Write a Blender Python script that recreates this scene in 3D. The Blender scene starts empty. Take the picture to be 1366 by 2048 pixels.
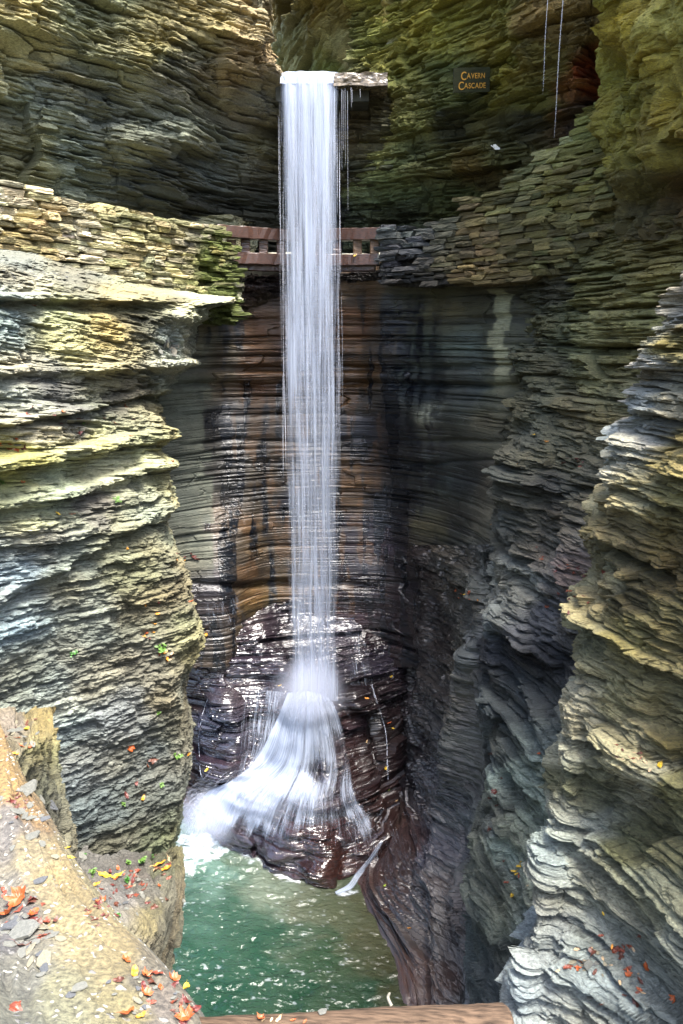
import bpy, math, random
import numpy as np
from mathutils import Vector, Matrix
C = bpy.context
S = C.scene
R = math.radians
# ------------------------------------------------------------------ camera, world, sun, exposure
TH, FPX, CZ = R(12.0), 1600.0, 10.4
cam_d = bpy.data.cameras.new('camera'); cam = bpy.data.objects.new('camera', cam_d)
S.collection.objects.link(cam); S.camera = cam
cam.location = (0, 0, CZ); cam.rotation_euler = (R(90) - TH, 0, 0)
cam_d.sensor_fit = 'VERTICAL'; cam_d.sensor_height = 36; cam_d.lens = 36 * FPX / 2048
cam_d.clip_start = .05; cam_d.clip_end = 400
SUN_EL, SUN_AZ = R(66), R(144)       # azimuth measured from +Y towards +X : behind the camera, to the right
W = bpy.data.worlds.new('World'); S.world = W; W.use_nodes = True
wn = W.node_tree.nodes; wl = W.node_tree.links
sky = wn.new('ShaderNodeTexSky'); sky.sky_type = 'NISHITA'; sky.sun_disc = False
sky.sun_elevation = SUN_EL; sky.sun_rotation = SUN_AZ; sky.air_density = 1.0; sky.dust_density = 4.0; sky.ozone_density = 1.0
bg = wn['Background']; bg.inputs[1].default_value = 0.15
wl.new(sky.outputs[0], bg.inputs[0])
ld = bpy.data.lights.new('sun', 'SUN'); ld.energy = 2.8; ld.angle = R(20); ld.color = (1, .97, .91)
sun = bpy.data.objects.new('sun', ld); S.collection.objects.link(sun)
sd = Vector((math.sin(SUN_AZ) * math.cos(SUN_EL), math.cos(SUN_AZ) * math.cos(SUN_EL), math.sin(SUN_EL)))
sun.rotation_euler = sd.to_track_quat('Z', 'Y').to_euler()
S.view_settings.view_transform = 'Standard'; S.view_settings.look = 'None'
S.view_settings.exposure = 2.6; S.view_settings.gamma = 1
S.cycles.max_bounces = 6; S.cycles.diffuse_bounces = 2; S.cycles.glossy_bounces = 3
S.cycles.transparent_max_bounces = 32; S.cycles.transmission_bounces = 4; S.cycles.volume_bounces = 1
S.cycles.sample_clamp_indirect = 6
S.cycles.use_denoising = True
ALB = .60      # the rock is wet and dark: overall reflectance of the noted colours
random.seed(5); rng = np.random.default_rng(7)

# ------------------------------------------------------------------ helpers
st, ct = math.sin(TH), math.cos(TH)
def unproj(px, py, d):
    """photo pixel + distance ahead (metres along Y) -> world point"""
    px = np.asarray(px, float); py = np.asarray(py, float); d = np.asarray(d, float)
    a = (px - 683) / FPX; b = (1024 - py) / FPX
    t = d / (ct + b * st)
    return np.stack([a * t, d + 0 * a, CZ + (b * ct - st) * t], -1)
def proj(P):
    x, y, z = P[..., 0], P[..., 1], P[..., 2] - CZ
    zc = np.maximum(y * ct - z * st, .05); yc = y * st + z * ct
    return 683 + FPX * x / zc, 1024 - FPX * yc / zc
def dwater(py):
    b = (1024 - py) / FPX
    return CZ * (ct + b * st) / (st - b * ct)
TAB = rng.random(65536).astype(np.float32)
def hsh(a, b=0, c=0, seed=0):
    a = np.asarray(a, np.int64); b = np.asarray(b, np.int64); c = np.asarray(c, np.int64)
    k = (a * 73856093) ^ (b * 19349663) ^ (c * 83492791) ^ (seed * 2654435 + 12345)
    k ^= (k >> 13); k = (k * 1274126177) & 0xffffffff; k ^= (k >> 16)
    return TAB[k & 65535]
def vn2(x, y, seed=0):
    xi = np.floor(x).astype(np.int64); yi = np.floor(y).astype(np.int64)
    u = x - xi; v = y - yi; u = u * u * (3 - 2 * u); v = v * v * (3 - 2 * v)
    return ((hsh(xi, yi, 0, seed) * (1 - u) + hsh(xi + 1, yi, 0, seed) * u) * (1 - v)
            + (hsh(xi, yi + 1, 0, seed) * (1 - u) + hsh(xi + 1, yi + 1, 0, seed) * u) * v)
def fb2(x, y, seed=0, o=4, g=.5):
    r = 0; a = 1; t = 0
    for k in range(o):
        r = r + a * vn2(x * 2 ** k + 13.7 * k, y * 2 ** k + 5.1 * k, seed + k); t += a; a *= g
    return r / t
def lin(c):
    c = np.asarray(c, float) / 255.
    return np.where(c <= .04045, c / 12.92, ((c + .055) / 1.055) ** 2.4)
def sst(a, b, x):
    t = np.clip((x - a) / (b - a), 0, 1); return t * t * (3 - 2 * t)

def strata(s, z, seed, levels):
    """bedded-rock relief: every level is a set of beds of irregular thickness, broken into blocks"""
    tot = np.zeros(s.shape, np.float32); tone = np.zeros(s.shape, np.float32); tw = 0
    for k, (th, amp, bl, joint, warp) in enumerate(levels):
        r = np.random.default_rng(seed * 17 + k)
        h = th * np.exp(r.normal(0, .5, int(60 / th)))
        b = -12 + np.concatenate([[0], np.cumsum(h)])
        zw = z + warp * (fb2(s * .35 / max(bl, .2), z * .5 / bl, seed + 50 + k, 3) - .5) * 2 + .18 * th * (vn2(s * 1.7 / bl, z * 1.2 / th, seed + 70 + k) - .5)
        i = np.clip(np.searchsorted(b, zw) - 1, 0, len(h) - 1)
        t = (zw - b[i]) / h[i]
        R1 = r.random(len(h)); R2 = np.exp(r.normal(0, .45, len(h))); R3 = r.random(len(h)) * 900
        sw = s + bl * .3 * (fb2(s * 2.2 / bl, z * 1.6 / th, seed + 90 + k, 2) - .5)
        c = sw / bl * R2[i] + R3[i]
        ci = np.floor(c).astype(np.int64); tc = c - ci
        hb = hsh(i, ci, k, seed); hb2 = hsh(i, ci, k + 7, seed)
        low = vn2(s * .6 / bl + R3[i], R3[i] * .37, seed + k)
        p = amp * (.55 * R1[i] + 1.25 * (hb - .5) + .4 * (low - .5) - .33)
        p += amp * .55 * (hb2 - .5) * (tc - .5) * 2 + amp * .3 * (hsh(i, ci, 3, seed + 4) - .5) * (t - .5) * 2
        ez = np.minimum(t, 1 - t) * h[i]; es = np.minimum(tc, 1 - tc) * bl / R2[i]
        jw = min(.16 * th, .03) + .003
        jn = joint * 3.4 * sst(.48, .88, vn2(s * 1.9 / bl, z * 1.3 / th, seed + 33 + k))
        p -= jn * np.exp(-(ez / jw) ** 2) + .7 * jn * np.exp(-(es / jw) ** 2) * (hb2 > .45)
        tot += p; w = 1. / (k + 1); tone += w * (.5 * R1[i] + .5 * hb); tw += w
    return tot, tone / tw

mats = {}
def node(nt, typ, **kw):
    n = nt.nodes.new(typ)
    for k, v in kw.items():
        if k.startswith('_'): setattr(n, k[1:], v)
        else: n.inputs[k.replace('__', ' ')].default_value = v
    return n
def rock_mat(name, bump=.5, fine=26, zs=4.5, rough_dry=.88, rough_wet=.2, dist=.02, spec=.5, contrast=1.0):
    m = bpy.data.materials.new(name); m.use_nodes = True; nt = m.node_tree; L = nt.links.new
    bs = nt.nodes['Principled BSDF']
    at = node(nt, 'ShaderNodeAttribute', _attribute_name='col'); wt = node(nt, 'ShaderNodeAttribute', _attribute_name='wet')
    tc = node(nt, 'ShaderNodeTexCoord')
    mp = node(nt, 'ShaderNodeMapping'); mp.inputs['Scale'].default_value = (1, 1, zs); L(tc.outputs['Object'], mp.inputs[0])
    n1 = node(nt, 'ShaderNodeTexNoise', Scale=fine, Detail=7., Roughness=.68); L(mp.outputs[0], n1.inputs['Vector'])
    n2 = node(nt, 'ShaderNodeTexNoise', Scale=3.1, Detail=6., Roughness=.7); L(tc.outputs['Object'], n2.inputs['Vector'])
    r1 = node(nt, 'ShaderNodeMapRange'); r1.inputs[1].default_value = .3; r1.inputs[2].default_value = .7
    r1.inputs[3].default_value = 1 - .38 * contrast; r1.inputs[4].default_value = 1 + .34 * contrast; L(n1.outputs[0], r1.inputs[0])
    r2 = node(nt, 'ShaderNodeMapRange'); r2.inputs[1].default_value = .3; r2.inputs[2].default_value = .7
    r2.inputs[3].default_value = .72; r2.inputs[4].default_value = 1.25; L(n2.outputs[0], r2.inputs[0])
    mm = node(nt, 'ShaderNodeMath', _operation='MULTIPLY'); L(r1.outputs[0], mm.inputs[0]); L(r2.outputs[0], mm.inputs[1])
    vm = node(nt, 'ShaderNodeVectorMath', _operation='SCALE'); L(at.outputs['Color'], vm.inputs[0]); L(mm.outputs[0], vm.inputs['Scale'])
    L(vm.outputs[0], bs.inputs['Base Color'])
    rr = node(nt, 'ShaderNodeMapRange'); rr.inputs[3].default_value = rough_dry; rr.inputs[4].default_value = rough_wet
    L(wt.outputs['Fac'], rr.inputs[0])
    ra = node(nt, 'ShaderNodeMath', _operation='MULTIPLY_ADD'); ra.inputs[1].default_value = .25
    L(n2.outputs[0], ra.inputs[0]); sb = node(nt, 'ShaderNodeMath', _operation='SUBTRACT'); sb.inputs[1].default_value = .12
    L(rr.outputs[0], sb.inputs[0]); L(sb.outputs[0], ra.inputs[2]); L(ra.outputs[0], bs.inputs['Roughness'])
    bs.inputs['Specular IOR Level'].default_value = spec
    bp = node(nt, 'ShaderNodeBump', Strength=bump, Distance=dist); L(n1.outputs[0], bp.inputs['Height']); L(bp.outputs[0], bs.inputs['Normal'])
    return m
M_DRY = rock_mat('shale', bump=1., dist=.035, contrast=1.5)
M_WET = rock_mat('wet_shale', bump=.7, dist=.02, fine=16, zs=5, spec=.45, contrast=1.3, rough_wet=.16)
M_GLOSS = rock_mat('streaming_wet_shale', bump=.32, dist=.012, fine=14, zs=7, spec=.8, contrast=1.1, rough_wet=.16)
M_SMOOTH = rock_mat('banded_shale', bump=.5, dist=.02, fine=7, zs=12, contrast=1.3, spec=.6, rough_wet=.13)
M_MORTAR = rock_mat('mortar', bump=.8, dist=.012, fine=55, zs=1, contrast=2.0)
def pebbles(m):
    nt = m.node_tree; L = nt.links.new; b = nt.nodes['Principled BSDF']; tc = node(nt, 'ShaderNodeTexCoord')
    n = node(nt, 'ShaderNodeTexNoise', Scale=9., Detail=3.); L(tc.outputs['Object'], n.inputs['Vector'])
    mx = node(nt, 'ShaderNodeMixRGB', Fac=.12); L(tc.outputs['Object'], mx.inputs[1]); L(n.outputs[1], mx.inputs[2])
    v = node(nt, 'ShaderNodeTexVoronoi', Scale=34.); L(mx.outputs[0], v.inputs['Vector'])
    v2 = node(nt, 'ShaderNodeTexVoronoi', Scale=34.); L(mx.outputs[0], v2.inputs['Vector'])
    mr = node(nt, 'ShaderNodeMapRange', _interpolation_type='SMOOTHSTEP'); mr.inputs[1].default_value = .22; mr.inputs[2].default_value = .36; mr.inputs[3].default_value = 1; mr.inputs[4].default_value = 0; L(v.outputs['Distance'], mr.inputs[0])
    sx = node(nt, 'ShaderNodeSeparateColor'); L(v2.outputs['Color'], sx.inputs[0])
    pick = node(nt, 'ShaderNodeMapRange'); pick.inputs[1].default_value = .5; pick.inputs[2].default_value = .54; L(sx.outputs[0], pick.inputs[0])
    mk = node(nt, 'ShaderNodeMath', _operation='MULTIPLY'); L(mr.outputs[0], mk.inputs[0]); L(pick.outputs[0], mk.inputs[1])
    cr = node(nt, 'ShaderNodeMixRGB'); cr.inputs[1].default_value = (.34, .31, .24, 1); cr.inputs[2].default_value = (.09, .09, .09, 1); L(sx.outputs[1], cr.inputs[0])
    src = b.inputs['Base Color'].links[0].from_socket; m2 = node(nt, 'ShaderNodeMixRGB'); L(mk.outputs[0], m2.inputs[0]); L(src, m2.inputs[1]); L(cr.outputs[0], m2.inputs[2]); L(m2.outputs[0], b.inputs['Base Color'])
    bp = node(nt, 'ShaderNodeBump', Strength=.5, Distance=.012); L(mk.outputs[0], bp.inputs['Height']); L(b.inputs['Normal'].links[0].from_socket, bp.inputs['Normal']); L(bp.outputs[0], b.inputs['Normal'])
pebbles(M_MORTAR)
def pmat(name, col, rough=.7, **kw):
    m = bpy.data.materials.new(name); m.use_nodes = True
    b = m.node_tree.nodes['Principled BSDF']; b.inputs['Base Color'].default_value = (*lin(col), 1); b.inputs['Roughness'].default_value = rough; b.inputs['Specular IOR Level'].default_value = .5 if rough < .65 else .15
    nt = m.node_tree; tc = node(nt, 'ShaderNodeTexCoord'); n = node(nt, 'ShaderNodeTexNoise', Scale=kw.get('ns', 20.), Detail=5.)
    n.inputs['Scale'].default_value = kw.get('ns', 20.)
    mp = node(nt, 'ShaderNodeMapping'); mp.inputs['Scale'].default_value = kw.get('sc', (1, 1, 1))
    nt.links.new(tc.outputs['Object'], mp.inputs[0]); nt.links.new(mp.outputs[0], n.inputs['Vector'])
    cr = node(nt, 'ShaderNodeMapRange'); cr.inputs[1].default_value = .3; cr.inputs[2].default_value = .7; cr.inputs[3].default_value = kw.get('lo', .6); cr.inputs[4].default_value = kw.get('hi', 1.3)
    nt.links.new(n.outputs[0], cr.inputs[0]); vm = node(nt, 'ShaderNodeVectorMath', _operation='SCALE')
    vm.inputs[0].default_value = tuple(lin(col) * ALB); nt.links.new(cr.outputs[0], vm.inputs['Scale']); nt.links.new(vm.outputs[0], b.inputs['Base Color'])
    bp = node(nt, 'ShaderNodeBump', Strength=kw.get('bump', .4), Distance=.01); nt.links.new(n.outputs[0], bp.inputs['Height']); nt.links.new(bp.outputs[0], b.inputs['Normal'])
    return m

def tag(o, label=None, cat=None, group=None, kind=None):
    if label: o['label'] = label
    if cat: o['category'] = cat
    if group: o['group'] = group
    if kind: o['kind'] = kind
    return o
def mesh_obj(name, V, F, mat, parent=None, smooth=True, attrs=None, uv=None):
    """V (n,3); F (m,4) or (m,3) int array"""
    V = np.ascontiguousarray(V, np.float32); F = np.ascontiguousarray(F, np.int32)
    me = bpy.data.meshes.new(name); me.vertices.add(len(V)); me.vertices.foreach_set('co', V.ravel())
    k = F.shape[1]; me.loops.add(F.size); me.loops.foreach_set('vertex_index', F.ravel())
    me.polygons.add(len(F)); me.polygons.foreach_set('loop_start', np.arange(0, F.size, k, dtype=np.int32))
    me.polygons.foreach_set('use_smooth', np.full(len(F), smooth))
    if uv is not None:
        ul = me.uv_layers.new(name='UVMap'); ul.data.foreach_set('uv', np.ascontiguousarray(uv[F.ravel()], np.float32).ravel())
    for an, (ty, dat) in (attrs or {}).items():
        a = me.attributes.new(an, ty, 'POINT')
        if ty == 'FLOAT_COLOR':
            a.data.foreach_set('color', np.ascontiguousarray(np.concatenate([dat, np.ones((len(dat), 1))], 1), np.float32).ravel())
        else: a.data.foreach_set('value', np.ascontiguousarray(dat, np.float32).ravel())
    me.update(); me.validate()
    me.materials.append(mat)
    o = bpy.data.objects.new(name, me); S.collection.objects.link(o)
    if parent: o.parent = parent
    return o
def grid_faces(nv, nu, close_u=False):
    i = np.arange(nv * nu).reshape(nv, nu)
    if close_u: i = np.concatenate([i, i[:, :1]], 1)
    return np.stack([i[:-1, :-1], i[1:, :-1], i[1:, 1:], i[:-1, 1:]], -1).reshape(-1, 4)
def catmull(P, n, w=None):
    """P (k, ...) -> n samples along axis 0, centripetal-ish (uniform)"""
    k = len(P); t = np.linspace(0, k - 1, n) if w is None else w
    i = np.clip(t.astype(int), 0, k - 2); f = (t - i).reshape(-1, *([1] * (P.ndim - 1)))
    g = lambda j: P[np.clip(j, 0, k - 1)]
    p0, p1, p2, p3 = g(i - 1), g(i), g(i + 1), g(i + 2)
    return .5 * (2 * p1 + (p2 - p0) * f + (2 * p0 - 5 * p1 + 4 * p2 - p3) * f ** 2 + (3 * p1 - p0 - 3 * p2 + p3) * f ** 3)

def paint(px, py, pts, seed=0, warp=26., pw=2.2):
    """blend of the rock colours noted at places of the cliff; pts: (px,py,(r,g,b),wet[,radius])"""
    wx = px + warp * (fb2(px / 60., py / 35., seed + 5, 4) - .5) * 2.4; wy = py + warp * (fb2(px / 70., py / 30., seed + 9, 4) - .5) * 2.4
    num = np.zeros(px.shape + (3,)); wn_ = np.zeros(px.shape); den = np.zeros(px.shape)
    for p in pts:
        r = p[4] if len(p) > 4 else 30.
        w = (r / 30.) ** 2 / (((wx - p[0]) ** 2 + (wy - p[1]) ** 2) / 900. + .3) ** pw
        num += w[..., None] * lin(p[2]); wn_ += w * p[3]; den += w
    return num / den[..., None], wn_ / den

MASS = {}
def mass(name, cols, y0, y1, nu, nv, seed, levels, pal, mat, horiz=1.0, fbm=(.12, 1.2), dip=(0, 0), smooth=False, ystep=12,
         tonea=.55, shape=None, stain=None, warp=26., side=1, kind='structure', fade=None, rough=.03, gain=1.):
    """a rock body: profile lines (photo height, photo x, distance) lofted in the world, then cut by bedding relief"""
    ys = np.arange(y0, y1 + ystep, ystep, dtype=float)
    G = []
    for c in cols:
        c = sorted(c); k = [q[0] for q in c]
        px = np.interp(ys, k, [q[1] for q in c]); d = np.interp(ys, k, [q[2] for q in c])
        for _ in range(2):
            d[1:-1] = .25 * d[:-2] + .5 * d[1:-1] + .25 * d[2:]; px[1:-1] = .25 * px[:-2] + .5 * px[1:-1] + .25 * px[2:]
        G.append(unproj(px, ys, d))
    G = np.stack(G, 1)                       # rows, cols, 3
    # columns resampled by chord length so that the grid stays even
    mid = G[len(ys) // 2]; cl = np.concatenate([[0], np.cumsum(np.linalg.norm(np.diff(mid, axis=0), axis=1) * 800 / np.maximum(4, mid[:-1, 1]))])
    t = np.interp(np.linspace(0, cl[-1], nu), cl, np.arange(len(cl)))
    Gu = catmull(G.transpose(1, 0, 2), nu, t).transpose(1, 0, 2)
    P = catmull(Gu, nv)
    du = np.gradient(P, axis=1); dv = np.gradient(P, axis=0)
    N = np.cross(dv, du); N /= np.linalg.norm(N, axis=-1, keepdims=True) + 1e-9
    vd = P - np.array([0, 0, CZ]); sg = np.sign((N * vd).sum(-1).mean()); N *= -sg
    Nh = N.copy(); Nh[..., 2] *= (1 - horiz); Nh /= np.linalg.norm(Nh, axis=-1, keepdims=True) + 1e-6
    seg = np.linalg.norm(du, axis=-1).mean(0); s1 = np.cumsum(seg); s = np.broadcast_to(s1, P.shape[:2]) + .0
    zz = P[..., 2] + dip[0] * P[..., 0] + dip[1] * (P[..., 1] - 12)
    big = (fb2(s / fbm[1], zz * 1.3 / fbm[1], seed + 1, 4) - .5) * 2 * fbm[0]
    D, tone = strata(s, zz, seed, levels)
    if fade is not None:
        px0, py0 = proj(P); fd = fade(px0, py0); D = D * fd
    D = D + big
    D = D + rough * ((fb2(s * 7, zz * 16, seed + 60, 4, .6) - .5) * 2)
    if shape is not None:
        px0, py0 = proj(P); D = D + shape(px0, py0, s, P[..., 2])
    Q = P + Nh * D[..., None]
    px, py = proj(P)
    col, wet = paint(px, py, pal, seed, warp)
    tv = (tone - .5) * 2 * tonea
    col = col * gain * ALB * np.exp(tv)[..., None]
    hv = (vn2(s * 1.1, zz * 3.0, seed + 40) - .5) * .22
    col = col * np.stack([1 + hv, 1 + 0 * hv, 1 - 1.2 * hv], -1)
    if stain is not None: col, wet = stain(col, wet, px, py, s, P[..., 2])
    # lichen and moss take hold on some beds
    o = mesh_obj(name, Q.reshape(-1, 3), grid_faces(nv, nu), mat, smooth=smooth,
                 attrs={'col': ('FLOAT_COLOR', np.clip(col, .004, .85).reshape(-1, 3)), 'wet': ('FLOAT', np.clip(wet, 0, 1).ravel())})
    if kind: o['kind'] = kind
    MASS[name] = o
    return o

def colpts(px_d, ys):
    """constant column"""
    return [(y, px_d[0], px_d[1]) for y in ys]
#LEVELS = (bed thickness, relief, block length, joint depth, warp)
LV_X = [(.55, .26, 1.3, .05, .10), (.13, .12, .5, .04, .05), (.038, .045, .22, .015, .02)]
LV_FLAG = [(.42, .20, 1.2, .05, .07), (.12, .13, .7, .045, .025), (.038, .05, .32, .02, .01)]

# ================================================================== the large structure
# upper left cliff above the path
E_ = 1
c_m = (122, 118, 84); c_g = (98, 104, 88); c_d = (70, 72, 62)
A = mass('cliff_above_path', [
    [(-500, -500, 8.5), (500, -500, 8.8)],
    [(-500, -220, 10.6), (500, -220, 11)],
    [(-500, 0, 12.4), (60, 0, 12.2), (110, 0, 12.7), (300, 0, 12.9), (420, 0, 13.2), (540, 0, 13.4)],
    [(-500, 150, 13), (60, 150, 12.9), (140, 150, 13.3), (300, 150, 13.7), (380, 150, 14.1), (540, 150, 14.6)],
    [(-500, 300, 14), (120, 300, 13.8), (240, 300, 14.5), (270, 300, 14.2), (400, 300, 15), (430, 300, 15.4), (540, 300, 15.8)],
    [(-500, 430, 14.8), (120, 430, 14.9), (190, 430, 15.4), (300, 430, 16.2), (400, 430, 16.5), (440, 430, 16.9), (540, 430, 17)],
    [(-500, 500, 15.2), (130, 505, 15.4), (170, 515, 15.7), (220, 515, 16.3), (400, 515, 17.0), (540, 515, 17.4)],
    [(-500, 522, 16.0), (100, 524, 15.8), (132, 540, 15.65), (150, 552, 15.7), (185, 556, 16.2), (260, 570, 17.0), (400, 590, 17.3), (540, 590, 17.5)],
    [(-500, 528, 19), (100, 532, 19), (132, 552, 18), (150, 572, 17), (190, 590, 16.8), (260, 610, 17.3), (400, 640, 17.5), (540, 640, 17.7)],
], -420, 500, 520, 760, 3, LV_FLAG, [
    (50, 30, (138, 132, 92), .1), (60, 130, (150, 142, 102), .1), (200, 20, (120, 122, 90), .2), (300, 90, (124, 118, 76), .1), (420, 40, (118, 112, 76), .1),
    (500, 60, (128, 118, 88), .1), (480, 130, (118, 98, 62), .2), (250, 120, (112, 112, 82), .1), (100, 180, (92, 98, 88), .1), (60, 230, (104, 110, 92), .1), (200, 220, (78, 84, 76), .2),
    (350, 170, (92, 92, 76), .2), (400, 230, (112, 112, 92), .2), (500, 210, (120, 116, 102), .3), (250, 300, (96, 100, 84), .2), (60, 320, (110, 112, 84), .1),
    (150, 350, (88, 96, 84), .2), (300, 370, (52, 58, 52), .3), (450, 330, (86, 92, 84), .3), (500, 420, (56, 58, 48), .4), (380, 430, (48, 50, 42), .4), (520, 260, (100, 94, 66), .3)],
    M_DRY, dip=(.06, 0), fbm=(.22, 2.2), gain=1.6)
# recess behind the upper falls (under the lip) and the right part of the back wall with the sign
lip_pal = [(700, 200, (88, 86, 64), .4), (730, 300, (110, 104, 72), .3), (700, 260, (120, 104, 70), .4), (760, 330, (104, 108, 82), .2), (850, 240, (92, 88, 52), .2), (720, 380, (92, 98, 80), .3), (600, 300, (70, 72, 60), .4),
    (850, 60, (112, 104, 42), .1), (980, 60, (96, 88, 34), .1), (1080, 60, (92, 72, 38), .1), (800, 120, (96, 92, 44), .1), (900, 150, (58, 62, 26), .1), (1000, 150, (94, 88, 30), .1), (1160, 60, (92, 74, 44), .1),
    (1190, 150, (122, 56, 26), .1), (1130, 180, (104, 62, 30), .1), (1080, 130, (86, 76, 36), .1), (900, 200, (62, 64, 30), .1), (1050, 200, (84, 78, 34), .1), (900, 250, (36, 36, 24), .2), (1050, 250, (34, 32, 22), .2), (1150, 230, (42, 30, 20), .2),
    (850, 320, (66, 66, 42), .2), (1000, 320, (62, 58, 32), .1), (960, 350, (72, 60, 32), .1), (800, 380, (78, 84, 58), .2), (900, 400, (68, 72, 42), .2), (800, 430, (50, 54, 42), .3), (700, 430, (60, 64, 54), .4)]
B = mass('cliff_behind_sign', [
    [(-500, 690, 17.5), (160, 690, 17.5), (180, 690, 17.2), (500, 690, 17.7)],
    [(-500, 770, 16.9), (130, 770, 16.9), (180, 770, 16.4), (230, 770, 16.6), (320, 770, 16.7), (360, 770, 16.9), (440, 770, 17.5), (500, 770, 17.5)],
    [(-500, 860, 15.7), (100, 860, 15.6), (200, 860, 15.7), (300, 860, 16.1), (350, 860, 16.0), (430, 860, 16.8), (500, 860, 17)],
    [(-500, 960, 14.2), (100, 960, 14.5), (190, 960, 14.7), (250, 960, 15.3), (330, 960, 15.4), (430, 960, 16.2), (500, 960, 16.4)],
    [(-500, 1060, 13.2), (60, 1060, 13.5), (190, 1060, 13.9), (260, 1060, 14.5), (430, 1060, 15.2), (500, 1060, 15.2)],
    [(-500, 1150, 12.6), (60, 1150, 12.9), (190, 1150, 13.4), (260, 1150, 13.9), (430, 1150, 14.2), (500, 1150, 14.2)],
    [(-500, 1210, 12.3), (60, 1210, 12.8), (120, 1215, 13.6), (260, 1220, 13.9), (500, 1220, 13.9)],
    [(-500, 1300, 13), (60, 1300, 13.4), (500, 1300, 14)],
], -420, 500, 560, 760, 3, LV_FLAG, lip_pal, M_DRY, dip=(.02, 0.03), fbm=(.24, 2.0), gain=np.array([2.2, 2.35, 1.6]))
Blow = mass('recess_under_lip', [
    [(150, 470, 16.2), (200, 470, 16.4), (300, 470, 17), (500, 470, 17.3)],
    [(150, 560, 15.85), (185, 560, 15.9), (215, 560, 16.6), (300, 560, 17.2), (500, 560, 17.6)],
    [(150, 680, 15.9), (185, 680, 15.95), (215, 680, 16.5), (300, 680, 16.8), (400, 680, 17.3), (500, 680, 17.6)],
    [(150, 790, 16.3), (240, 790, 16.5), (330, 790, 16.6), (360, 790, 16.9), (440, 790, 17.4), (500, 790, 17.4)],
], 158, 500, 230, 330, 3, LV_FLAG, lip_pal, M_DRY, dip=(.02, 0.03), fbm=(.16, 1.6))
Bup = mass('upstream_cliff', [
    [(-500, 440, 26), (165, 440, 25)],
    [(-500, 500, 24), (165, 500, 23.5)],
    [(-500, 545, 20.5), (100, 530, 22), (165, 530, 22)],
    [(-500, 590, 19.2), (60, 575, 20), (130, 560, 21), (165, 560, 21)],
    [(-500, 650, 18), (60, 640, 18.8), (165, 640, 19.6)],
    [(-500, 720, 17.2), (60, 715, 17.8), (165, 715, 18.2)],
    [(-500, 790, 16.5), (60, 790, 16.7), (100, 800, 16.6), (165, 800, 17)],
    [(-500, 880, 15.9), (165, 880, 16.4)],
], -150, 165, 340, 360, 8, [(.5, .3, 1.6, .06, .2), (.15, .16, .6, .05, .08), (.05, .05, .3, .02, .02)], [
    (560, 20, (84, 76, 30), .1), (620, 30, (110, 98, 38), .1), (700, 20, (112, 100, 40), .1), (600, 90, (120, 116, 70), .1), (560, 110, (140, 136, 90), .1), (680, 90, (142, 138, 92), .1), (650, 130, (112, 122, 60), .2), (720, 130, (160, 156, 124), .1),
    (780, 120, (176, 168, 136), .1), (760, 50, (124, 118, 62), .1), (830, 60, (104, 98, 44), .1), (520, 60, (176, 170, 140), .2), (535, 20, (150, 140, 100), .2)],  # palest spots paint in the light of the gap and the lit slabs
    M_DRY, dip=(-.42, 0.0), fbm=(.25, 1.6), gain=2.1)  # gain brightens the colour in place of skylight the cliffs block
# mossy pillar at the upper right
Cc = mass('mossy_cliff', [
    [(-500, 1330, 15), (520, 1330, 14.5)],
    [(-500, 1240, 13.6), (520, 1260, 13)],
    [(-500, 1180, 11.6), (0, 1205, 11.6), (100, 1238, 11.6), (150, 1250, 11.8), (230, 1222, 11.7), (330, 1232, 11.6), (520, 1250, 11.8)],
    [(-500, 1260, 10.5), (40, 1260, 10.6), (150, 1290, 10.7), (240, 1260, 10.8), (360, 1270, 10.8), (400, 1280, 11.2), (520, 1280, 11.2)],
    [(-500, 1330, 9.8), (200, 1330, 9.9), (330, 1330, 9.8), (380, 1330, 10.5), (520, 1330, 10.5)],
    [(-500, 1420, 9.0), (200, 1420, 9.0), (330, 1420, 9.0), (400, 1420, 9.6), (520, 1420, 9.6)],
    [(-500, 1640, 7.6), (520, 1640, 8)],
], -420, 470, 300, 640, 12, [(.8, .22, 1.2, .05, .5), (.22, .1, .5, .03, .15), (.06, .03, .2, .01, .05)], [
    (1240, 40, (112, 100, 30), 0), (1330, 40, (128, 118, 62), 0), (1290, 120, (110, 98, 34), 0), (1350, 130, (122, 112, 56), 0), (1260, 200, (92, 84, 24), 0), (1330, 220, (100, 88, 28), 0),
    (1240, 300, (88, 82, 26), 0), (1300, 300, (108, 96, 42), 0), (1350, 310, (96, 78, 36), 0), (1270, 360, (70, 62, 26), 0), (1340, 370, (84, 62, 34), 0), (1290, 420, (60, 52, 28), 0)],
    M_DRY, fbm=(.42, 1.0), smooth=False, gain=np.array([2.2, 2.3, 1.7]))
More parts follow.
